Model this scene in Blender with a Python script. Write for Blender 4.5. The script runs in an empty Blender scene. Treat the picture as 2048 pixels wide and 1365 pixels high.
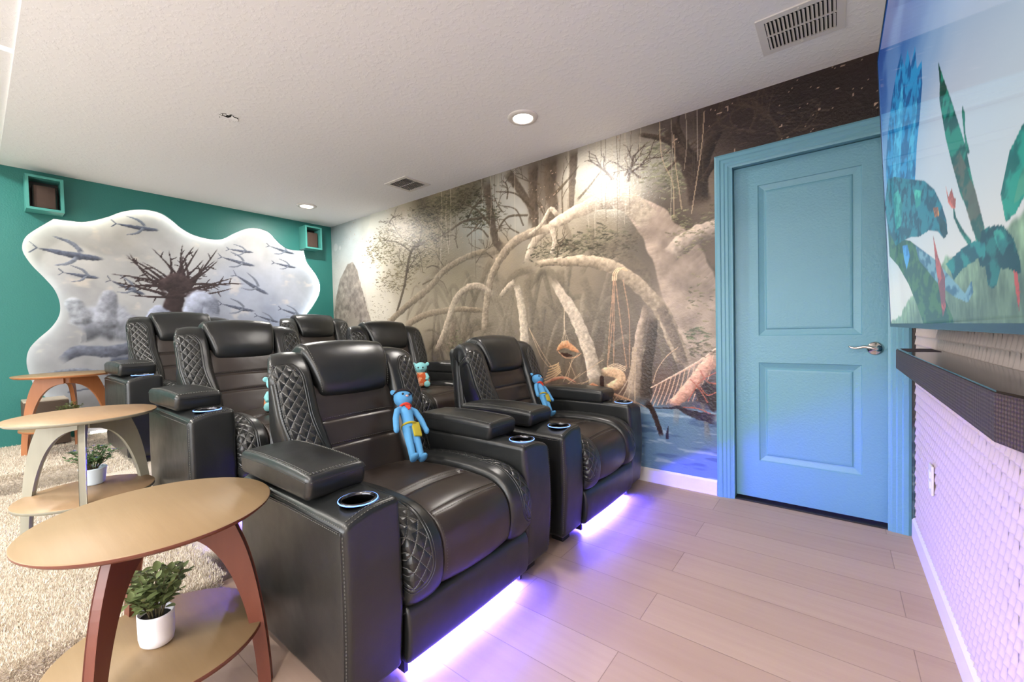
import bpy, bmesh, math, random
import numpy as np
from mathutils import Vector, Matrix

scene = bpy.context.scene
C = scene.collection

# ------------------------------------------------------------------ camera
CAM = Vector((5.10307, -2.85793, 1.06845))
cam_data = bpy.data.cameras.new('camera')
cam = bpy.data.objects.new('camera', cam_data)
C.objects.link(cam)
_r = (0.79015, 0.61252, -0.02205)
_u = (0.00234, 0.03296, 0.99945)
_f = (-0.61291, 0.78977, -0.02461)
cam.matrix_world = Matrix(((_r[0], _u[0], -_f[0], CAM.x), (_r[1], _u[1], -_f[1], CAM.y), (_r[2], _u[2], -_f[2], CAM.z), (0, 0, 0, 1)))
cam_data.sensor_width = 36.0
cam_data.lens = 14.725
cam_data.clip_start = 0.02
scene.camera = cam

# ------------------------------------------------------------------ world, view, lamps
world = bpy.data.worlds.new('world')
scene.world = world
world.use_nodes = True
world.node_tree.nodes['Background'].inputs[0].default_value = (0.96, 0.975, 1.0, 1)      # pale daylight let in through the added window
world.node_tree.nodes['Background'].inputs[1].default_value = 8.0
_wt = world.node_tree; _tc = _wt.nodes.new('ShaderNodeTexCoord'); _sx = _wt.nodes.new('ShaderNodeSeparateXYZ'); _rp = _wt.nodes.new('ShaderNodeValToRGB')
_wt.links.new(_tc.outputs['Generated'], _sx.inputs[0]); _wt.links.new(_sx.outputs[2], _rp.inputs[0]); _wt.links.new(_rp.outputs[0], _wt.nodes['Background'].inputs[0])
_rp.color_ramp.elements[0].position = 0.0; _rp.color_ramp.elements[0].color = (0.40, 0.39, 0.38, 1)        # darker ground below the horizon
_rp.color_ramp.elements[1].position = 0.06; _rp.color_ramp.elements[1].color = (0.96, 0.975, 1.0, 1)
scene.view_settings.view_transform = 'Standard'
scene.view_settings.look = 'None'
scene.view_settings.gamma = 1
scene.view_settings.exposure = EXPOSURE = 0.20
scene.cycles.use_denoising = True
scene.cycles.max_bounces = 8
scene.cycles.diffuse_bounces = 5
scene.cycles.sample_clamp_indirect = 6.0

LX, CH, YB = 5.408, 2.44, -4.3           # room length, ceiling height, y of the wall behind the camera
LAMP_W = 20.0
LAMPS = [(3.51, -0.64, 0), (0.67, -0.64, 0), (2.1, -3.3, 1), (3.6, -3.5, 1), (0.6, -3.3, 1), (4.9, -3.7, 1)]  # the last four are unseen lamps added for brightness
for _i, (x, y, hid) in enumerate(LAMPS):
    ld = bpy.data.lights.new('ceiling_lamp', 'AREA')
    ld.shape = 'DISK'; ld.size = 0.11; ld.energy = LAMP_W * (1.0 if not hid else 1.25)
    ld.color = (1.0, 0.94, 0.87)
    lo = bpy.data.objects.new('ceiling_lamp', ld); C.objects.link(lo)
    lo.location = (x, y, (CH if y > -2.69 else 2.62) - 0.022)

WX0, WX1, WZ0, WZ1 = 1.2, 5.2, .35, 1.80      # unseen window added behind the camera to brighten the room
pl = bpy.data.lights.new('added_window_portal', 'AREA'); pl.shape = 'RECTANGLE'; pl.size = WX1 - WX0; pl.size_y = WZ1 - WZ0; pl.cycles.is_portal = True
po = bpy.data.objects.new('added_window_portal', pl); C.objects.link(po); po.location = ((WX0 + WX1) / 2, YB - .02, (WZ0 + WZ1) / 2); po.rotation_euler = (math.radians(90), 0, 0)

# ------------------------------------------------------------------ helpers
def srgb(c, k=1.0):
    o = []
    for v in c[:3]:
        v = v / 255.0
        o.append(k * (v / 12.92 if v <= 0.04045 else ((v + 0.055) / 1.055) ** 2.4))
    return tuple(o) + (1.0,)

class NT:
    """small wrapper to write node trees"""
    def __init__(s, name):
        s.m = bpy.data.materials.new(name); s.m.use_nodes = True
        s.t = s.m.node_tree; s.b = s.t.nodes['Principled BSDF']
    def n(s, typ, **kw):
        nd = s.t.nodes.new(typ)
        for k, v in kw.items():
            if k.startswith('i_'): nd.inputs[int(k[2:])].default_value = v
            else: setattr(nd, k, v)
        return nd
    def l(s, a, b): s.t.links.new(a, b)
    def math(s, op, a, b=None, c=None):
        nd = s.t.nodes.new('ShaderNodeMath'); nd.operation = op
        for i, v in enumerate((a, b, c)):
            if v is None: continue
            if isinstance(v, (int, float)): nd.inputs[i].default_value = v
            else: s.l(v, nd.inputs[i])
        return nd.outputs[0]
    def mix(s, fac, a, b, mode='MIX'):
        nd = s.t.nodes.new('ShaderNodeMix'); nd.data_type = 'RGBA'; nd.blend_type = mode
        for i, v in ((0, fac), (6, a), (7, b)):
            if isinstance(v, (int, float, tuple)): nd.inputs[i].default_value = v
            else: s.l(v, nd.inputs[i])
        return nd.outputs[2]
    def noise(s, scale, detail=3, rough=.55, vec=None):
        nd = s.n('ShaderNodeTexNoise'); nd.inputs['Scale'].default_value = scale
        nd.inputs['Detail'].default_value = detail; nd.inputs['Roughness'].default_value = rough
        if vec is not None: s.l(vec, nd.inputs['Vector'])
        return nd.outputs['Fac']
    def obj(s): return s.n('ShaderNodeTexCoord').outputs['Object']
    def mapping(s, vec, scale=(1, 1, 1), rot=(0, 0, 0), loc=(0, 0, 0)):
        nd = s.n('ShaderNodeMapping'); s.l(vec, nd.inputs[0])
        nd.inputs[1].default_value = loc; nd.inputs[2].default_value = rot; nd.inputs[3].default_value = scale
        return nd.outputs[0]
    def ramp(s, fac, stops):
        nd = s.n('ShaderNodeValToRGB'); s.l(fac, nd.inputs[0]); e = nd.color_ramp.elements
        while len(e) < len(stops): e.new(0.5)
        for i, (p, c) in enumerate(stops): e[i].position = p; e[i].color = c
        return nd.outputs[0]
    def bump(s, height, dist, strength=1.0, nrm=None):
        nd = s.n('ShaderNodeBump'); nd.inputs['Distance'].default_value = dist; nd.inputs['Strength'].default_value = strength
        s.l(height, nd.inputs['Height'])
        if nrm is not None: s.l(nrm, nd.inputs['Normal'])
        s.l(nd.outputs[0], s.b.inputs['Normal'])
        return nd.outputs[0]
    def base(s, v):
        if isinstance(v, tuple): s.b.inputs['Base Color'].default_value = v
        else: s.l(v, s.b.inputs['Base Color'])
    def set(s, **kw):
        for k, v in kw.items():
            i = s.b.inputs[k.replace('_', ' ')]
            if isinstance(v, (int, float, tuple)): i.default_value = v
            else: s.l(v, i)
        return s.m

def plain(name, col, rough=0.5, metal=0.0, spec=0.5, bump=None, vary=0.0, coat=0.0):
    t = NT(name)
    if vary:
        n = t.noise(6.0, 4, vec=t.obj())
        t.base(t.mix(n, tuple(c * (1 - vary) for c in col[:3]) + (1,), tuple(min(1, c * (1 + vary)) for c in col[:3]) + (1,)))
    else: t.base(col)
    if bump: t.bump(t.noise(bump[0], 3, vec=t.obj()), bump[1])
    return t.set(Roughness=rough, Metallic=metal, Specular_IOR_Level=spec, Coat_Weight=coat)

def emit(name, col, strength):
    t = NT(name); t.base((0.02, 0.02, 0.02, 1))
    return t.set(Emission_Color=col, Emission_Strength=strength, Roughness=0.4)

MATS = {}
def leather(name, col, quilt=False, rough=0.31):
    t = NT(name); ob = t.obj()
    big = t.noise(7.0, 2, .45, ob)
    fine = t.noise(420.0, 2, .6, ob)
    h = t.math('ADD', t.math('MULTIPLY', big, 1.0), t.math('MULTIPLY', fine, 0.06))
    nrm = None
    if quilt:
        uv = t.n('ShaderNodeUVMap', uv_map='UVMap').outputs[0]
        sp = t.n('ShaderNodeSeparateXYZ'); t.l(uv, sp.inputs[0])
        a = t.math('DIVIDE', sp.outputs[0], 0.052); b = t.math('DIVIDE', sp.outputs[1], 0.040)
        f1 = t.math('PINGPONG', t.math('ADD', a, b), 0.5)
        f2 = t.math('PINGPONG', t.math('ADD', t.math('SUBTRACT', a, b), 40.0), 0.5)
        d = t.math('MINIMUM', f1, f2)                     # 0 on the stitched lines
        puff = t.math('POWER', t.math('MULTIPLY', d, 2.0), 0.45)
        um = t.n('ShaderNodeUVMap', uv_map='mask').outputs[0]
        sm = t.n('ShaderNodeSeparateXYZ'); t.l(um, sm.inputs[0]); sd = sm.outputs[0]
        inside = t.math('LESS_THAN', sd, 0.0)
        e1 = t.math('MINIMUM', t.math('DIVIDE', t.math('ABSOLUTE', sd), 0.0035), 1.0)
        e2 = t.math('MINIMUM', t.math('DIVIDE', t.math('ABSOLUTE', t.math('SUBTRACT', sd, 0.011)), 0.0025), 1.0)
        edge = t.math('MULTIPLY', e1, e2)
        hq = t.math('ADD', t.math('MULTIPLY', t.math('MULTIPLY', puff, inside), 1.0), t.math('MULTIPLY', edge, 0.7))
        bq = t.n('ShaderNodeBump'); bq.inputs['Distance'].default_value = 0.0065
        t.l(hq, bq.inputs['Height']); nrm = bq.outputs[0]
        line = t.math('MULTIPLY', t.math('LESS_THAN', d, 0.03), inside)
        dash = t.math('GREATER_THAN', t.math('PINGPONG', t.math('MULTIPLY', sp.outputs[0], 160.0), 0.5), 0.16)
        t.base(t.mix(t.math('MULTIPLY', t.math('MULTIPLY', line, dash), 0.9), col, (0.20, 0.20, 0.19, 1)))
    else:
        t.base(t.mix(big, tuple(c * .8 for c in col[:3]) + (1,), tuple(c * 1.2 for c in col[:3]) + (1,)))
    t.bump(h, 0.0045, 1.0, nrm)
    rr = t.math('ADD', t.math('MULTIPLY', t.noise(14, 3, .6, ob), 0.14), rough - .07)
    return t.set(Roughness=rr, Specular_IOR_Level=0.6)

MATS['black'] = leather('black_leather', (0.012, 0.013, 0.013, 1))
MATS['quilt'] = leather('quilted_black_leather', (0.012, 0.013, 0.013, 1), True)
MATS['brown'] = leather('brown_leather', (0.026, 0.018, 0.014, 1), rough=0.33)
MATS['thread'] = plain('thread', (0.10, 0.10, 0.09, 1), .6)
MATS['darkplastic'] = plain('dark_plastic', (0.012, 0.012, 0.013, 1), .35)
MATS['cup'] = plain('cup_steel', (0.10, 0.10, 0.11, 1), .22, metal=1)
MATS['ring'] = emit('cup_ring_light', (0.18, 0.36, 1.0, 1), 2.2)
MATS['strip'] = emit('chair_strip_light', (0.075, 0.06, 1.0, 1), 1150.0)
MATS['chrome'] = plain('polished_nickel', (0.72, 0.68, 0.64, 1), .12, metal=1)
MATS['white'] = plain('white_paint', srgb((232, 228, 226)), .45, vary=.02)
MATS['whitemetal'] = plain('white_metal', srgb((225, 220, 216)), .4)
MATS['duct'] = plain('recess_shade', (0.012, 0.011, 0.01, 1), .9)  # near-black tone painted in for shaded recesses
MATS['teal'] = None

def link(name, me, parent=None, mats=()):
    o = bpy.data.objects.new(name, me); C.objects.link(o)
    for m in mats: me.materials.append(m)
    if parent is not None: o.parent = parent
    return o

def tag(o, label=None, cat=None, group=None, kind=None):
    if label: o['label'] = label
    if cat: o['category'] = cat
    if group: o['group'] = group
    if kind: o['kind'] = kind
    return o

def empty(name, loc, rz=0.0):
    o = bpy.data.objects.new(name, None); C.objects.link(o)
    o.location = loc; o.rotation_euler = (0, 0, rz); o.empty_display_size = .1
    return o

def copy_tree(o, parent=None):
    c = o.copy(); C.objects.link(c)
    if parent is not None: c.parent = parent; c.matrix_parent_inverse = o.matrix_parent_inverse.copy()
    for ch in list(o.children): copy_tree(ch, c)
    return c

class MB:
    """collects geometry for ONE mesh object"""
    def __init__(s): s.v = []; s.f = []; s.mi = []; s.uv = {}; s.mk = {}; s.flat = set()
    def add(s, vs, fs, mi=0, flat=False, uv=None, mk=None):
        o = len(s.v); s.v.extend([tuple(p) for p in vs])
        for f in fs:
            if flat: s.flat.add(len(s.f))
            s.f.append(tuple(i + o for i in f)); s.mi.append(mi)
        if uv is not None:
            for i, q in enumerate(uv): s.uv[o + i] = q
        if mk is not None:
            for i, q in enumerate(mk): s.mk[o + i] = q
        return s
    def box(s, lo, hi, mi=0, M=None):
        vs = [Vector((x, y, z)) for x in (lo[0], hi[0]) for y in (lo[1], hi[1]) for z in (lo[2], hi[2])]
        if M is not None: vs = [M @ v for v in vs]
        return s.add(vs, [(0, 1, 3, 2), (4, 6, 7, 5), (0, 4, 5, 1), (2, 3, 7, 6), (0, 2, 6, 4), (1, 5, 7, 3)], mi, True)
    def rbox(s, lo, hi, r, n=(6, 6, 6), k=3, mi=0, warp=None):
        """rounded box: n inner divisions per axis, k steps in each corner"""
        ax = []; ctr = [(a + b) / 2 for a, b in zip(lo, hi)]; h = [(b - a) / 2 for a, b in zip(lo, hi)]
        for i in range(3):
            rr = min(r, h[i] * .999); c = h[i] - rr; p = []
            for j in range(k): p.append(-c - rr * math.tan((k - j) / k * math.pi / 4))
            for j in range(n[i] + 1): p.append(-c + 2 * c * j / n[i])
            for j in range(k): p.append(c + rr * math.tan((j + 1) / k * math.pi / 4))
            ax.append(p)
        idx = {}; vs = []; fs = []
        def vid(ix):
            if ix in idx: return idx[ix]
            p = [ax[i][ix[i]] for i in range(3)]
            q = [max(-(h[i] - min(r, h[i] * .999)), min(h[i] - min(r, h[i] * .999), p[i])) for i in range(3)]
            d = Vector([p[i] - q[i] for i in range(3)])
            if d.length > 1e-9: d = d.normalized() * r
            v = Vector([q[i] + max(-h[i], min(h[i], d[i] + 0)) * 1.0 + ctr[i] if False else q[i] + d[i] + ctr[i] for i in range(3)])
            if warp: v = Vector(warp(v))
            idx[ix] = len(vs); vs.append(v); return idx[ix]
        N = [len(a) for a in ax]
        for a in range(3):
            b, c = (a + 1) % 3, (a + 2) % 3
            for side in (0, N[a] - 1):
                for i in range(N[b] - 1):
                    for j in range(N[c] - 1):
                        q = []
                        for (di, dj) in ((0, 0), (1, 0), (1, 1), (0, 1)):
                            ix = [0, 0, 0]; ix[a] = side; ix[b] = i + di; ix[c] = j + dj; q.append(vid(tuple(ix)))
                        if side == 0: q.reverse()
                        fs.append(q)
        return s.add(vs, fs, mi)
    def tube(s, pts, r, n=8, mi=0, caps=True, closed=False):
        pts = [Vector(p) for p in pts]; m = len(pts); rs = r if isinstance(r, (list, tuple)) else [r] * m
        vs = []; fs = []; prev = None
        for i, p in enumerate(pts):
            a = pts[(i - 1) % m] if (closed or i > 0) else p; b = pts[(i + 1) % m] if (closed or i < m - 1) else p
            t = (b - a).normalized()
            if prev is None:
                u = t.orthogonal().normalized()
            else:
                u = (prev - t * prev.dot(t)); u = u.normalized() if u.length > 1e-6 else t.orthogonal().normalized()
            prev = u; w = t.cross(u)
            for j in range(n):
                an = 2 * math.pi * j / n; vs.append(p + (u * math.cos(an) + w * math.sin(an)) * rs[i])
        for i in range(m if closed else m - 1):
            for j in range(n):
                a = i * n + j; b = i * n + (j + 1) % n; c = ((i + 1) % m) * n + (j + 1) % n; d = ((i + 1) % m) * n + j
                fs.append((a, b, c, d))
        if caps and not closed: fs.append(tuple(range(n))[::-1]); fs.append(tuple((m - 1) * n + j for j in range(n)))
        return s.add(vs, fs, mi)
    def lathe(s, prof, c=(0, 0, 0), n=32, mi=0, sx=1.0, sy=1.0, close=True):
        vs = []; fs = []; m = len(prof)
        for j in range(n):
            an = 2 * math.pi * j / n
            for (r, z) in prof: vs.append((c[0] + r * math.cos(an) * sx, c[1] + r * math.sin(an) * sy, c[2] + z))
        for j in range(n):
            for i in range(m - 1):
                fs.append((j * m + i, ((j + 1) % n) * m + i, ((j + 1) % n) * m + i + 1, j * m + i + 1))
        return s.add(vs, fs, mi)
    def prism(s, poly, origin, ux, uy, th, mi=0, bev=0.0):
        """polygon in the plane (ux,uy), extruded th along their cross product, centred; small chamfer"""
        ux, uy = Vector(ux), Vector(uy); w = ux.cross(uy); o = Vector(origin); n = len(poly)
        cx = sum(p[0] for p in poly) / n; cy = sum(p[1] for p in poly) / n
        rings = []
        layers = [(-th / 2, bev), (-th / 2 + bev, 0), (th / 2 - bev, 0), (th / 2, bev)] if bev else [(-th / 2, 0), (th / 2, 0)]
        vs = []
        for (d, inset) in layers:
            for i, p in enumerate(poly):
                a = Vector(poly[i - 1]); b = Vector(poly[(i + 1) % n]); t = (b - a); t = t.normalized() if t.length else Vector((1, 0))
                nx, ny = -t.y, t.x
                q = (p[0] + nx * inset, p[1] + ny * inset)
                vs.append(o + ux * q[0] + uy * q[1] + w * d)
        fs = []
        for L in range(len(layers) - 1):
            for i in range(n):
                j = (i + 1) % n; fs.append((L * n + i, L * n + j, (L + 1) * n + j, (L + 1) * n + i))
        fs.append(tuple(range(n))[::-1]); fs.append(tuple((len(layers) - 1) * n + i for i in range(n)))
        return s.add(vs, fs, mi, True)
    def dashes(s, pts, seg=.007, gap=.0035, r=.0011, mi=1):
        pts = [Vector(p) for p in pts]; L = [0]
        for a, b in zip(pts, pts[1:]): L.append(L[-1] + (b - a).length)
        def at(d):
            for i in range(len(pts) - 1):
                if d <= L[i + 1] or i == len(pts) - 2:
                    return pts[i].lerp(pts[i + 1], (d - L[i]) / max(1e-9, L[i + 1] - L[i]))
        d = 0
        while d + seg < L[-1]:
            s.tube([at(d), at(d + seg * .5), at(d + seg)], [r * .7, r * 1.25, r * .7], 5, mi); d += seg + gap
        return s
    def build(s, name, mats, parent=None, smooth=True, origin=None):
        me = bpy.data.meshes.new(name); me.from_pydata(s.v, [], s.f)
        if origin is not None:
            ov = Vector(origin); me.transform(Matrix.Translation(-ov))
        me.polygons.foreach_set('material_index', s.mi)
        me.polygons.foreach_set('use_smooth', [smooth and (i not in s.flat) for i in range(len(s.f))])
        if s.uv:
            for nm, dct in (('UVMap', s.uv), ('mask', s.mk)):
                lay = me.uv_layers.new(name=nm)
                li = np.zeros(len(me.loops), dtype=np.int32); me.loops.foreach_get('vertex_index', li)
                arr = np.zeros((len(s.v), 2), dtype=np.float32)
                for i, q in dct.items(): arr[i] = q
                lay.data.foreach_set('uv', arr[li].ravel())
        me.update()
        bm = bmesh.new(); bm.from_mesh(me); bmesh.ops.recalc_face_normals(bm, faces=bm.faces[:]); bm.to_mesh(me); bm.free()
        o = link(name, me, parent, mats if isinstance(mats, (list, tuple)) else [mats])
        if origin is not None: o.location = origin
        return o

def catmull(pts, n):
    pts = [np.array(p, float) for p in pts]; out = []
    P = [2 * pts[0] - pts[1]] + pts + [2 * pts[-1] - pts[-2]]
    m = len(pts) - 1
    for k in range(n):
        t = k / (n - 1) * m; i = min(int(t), m - 1); u = t - i
        a, b, c, d = P[i], P[i + 1], P[i + 2], P[i + 3]
        out.append(.5 * ((2 * b) + (-a + c) * u + (2 * a - 5 * b + 4 * c - d) * u * u + (-a + 3 * b - 3 * c + d) * u ** 3))
    return out

def sweep(mb, path, yc, half, thick, r=.02, crown=.01, n=40, rend=.03, groove=None, mask=None, mi=0, nk=14, sgn=1):
    """upholstered pad: side-view path (x,z), outward is left of travel; cross-section is a crowned rounded strip"""
    P = catmull(path, n); T = []
    L = [0.0]
    for a, b in zip(P, P[1:]): L.append(L[-1] + float(np.linalg.norm(b - a)))
    tot = L[-1]; vs = []; uv = []; mk = []; fs = []
    fy = yc if callable(yc) else (lambda s_: yc); fh = half if callable(half) else (lambda s_: half)
    prof = [(-1.0, -thick)]
    prof += [('c', -1, a) for a in (0, 22, 45, 68)]
    prof += [('t', x) for x in np.linspace(-1, 1, nk)[0:]]
    prof += [('c', 1, a) for a in (68, 45, 22, 0)]
    prof += [(1.0, -thick)]
    m = len(prof)
    for i in range(n):
        t = P[min(i + 1, n - 1)] - P[max(i - 1, 0)]; t = t / (np.linalg.norm(t) + 1e-9); N = np.array((-t[1], t[0]))
        e = min(L[i], tot - L[i]); k = 1.0
        if rend > 0 and e < rend: k = math.sqrt(max(0.0, 1 - (1 - e / rend) ** 2))
        s_ = L[i] / tot; H = fh(s_) - .5 * rend * (1 - k); Y = fy(s_); rr = min(r, H * .8)
        for q in prof:
            if q[0] == 'c':
                a = math.radians(q[2]); y = q[1] * (H - rr + rr * math.cos(a)); off = -rr + rr * math.sin(a)
            elif q[0] == 't':
                f = q[1]; y = f * (H - rr); off = crown * (1 - (y / H) ** 2)
                if groove: off -= groove(L[i], y)
            else: y = q[0] * H; off = -thick
            if q[0] != 't': off += crown * (1 - min(1, (y / H) ** 2)) if q[0] == 'c' else 0
            off = -thick * .5 + (off + thick * .5) * k
            p = P[i] + N * off
            vs.append((p[0], (Y + y) * 1.0, p[1])); uv.append((L[i], y * sgn))
            mk.append((mask(L[i], y * sgn, tot) if mask else 1.0, 0))
    for i in range(n - 1):
        for j in range(m - 1):
            a = i * m + j; fs.append((a, a + 1, a + m + 1, a + m))
        fs.append((i * m + m - 1, i * m, (i + 1) * m, (i + 1) * m + m - 1))
    fs.append(tuple(range(m))[::-1]); fs.append(tuple((n - 1) * m + j for j in range(m)))
    mb.add(vs, fs, mi, uv=uv, mk=mk)
    def at(arc, y, off=0.0):
        i = max(0, min(n - 2, int(np.searchsorted(L, arc) - 1))); u = (arc - L[i]) / max(1e-9, L[i + 1] - L[i])
        p = P[i] * (1 - u) + P[i + 1] * u; t = P[i + 1] - P[i]; t = t / (np.linalg.norm(t) + 1e-9); N = np.array((-t[1], t[0]))
        s_ = arc / tot; H = fh(s_)
        q = p + N * (crown * (1 - (y / H) ** 2) + off); return (q[0], fy(s_) + y, q[1])
    return at, tot

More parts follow.
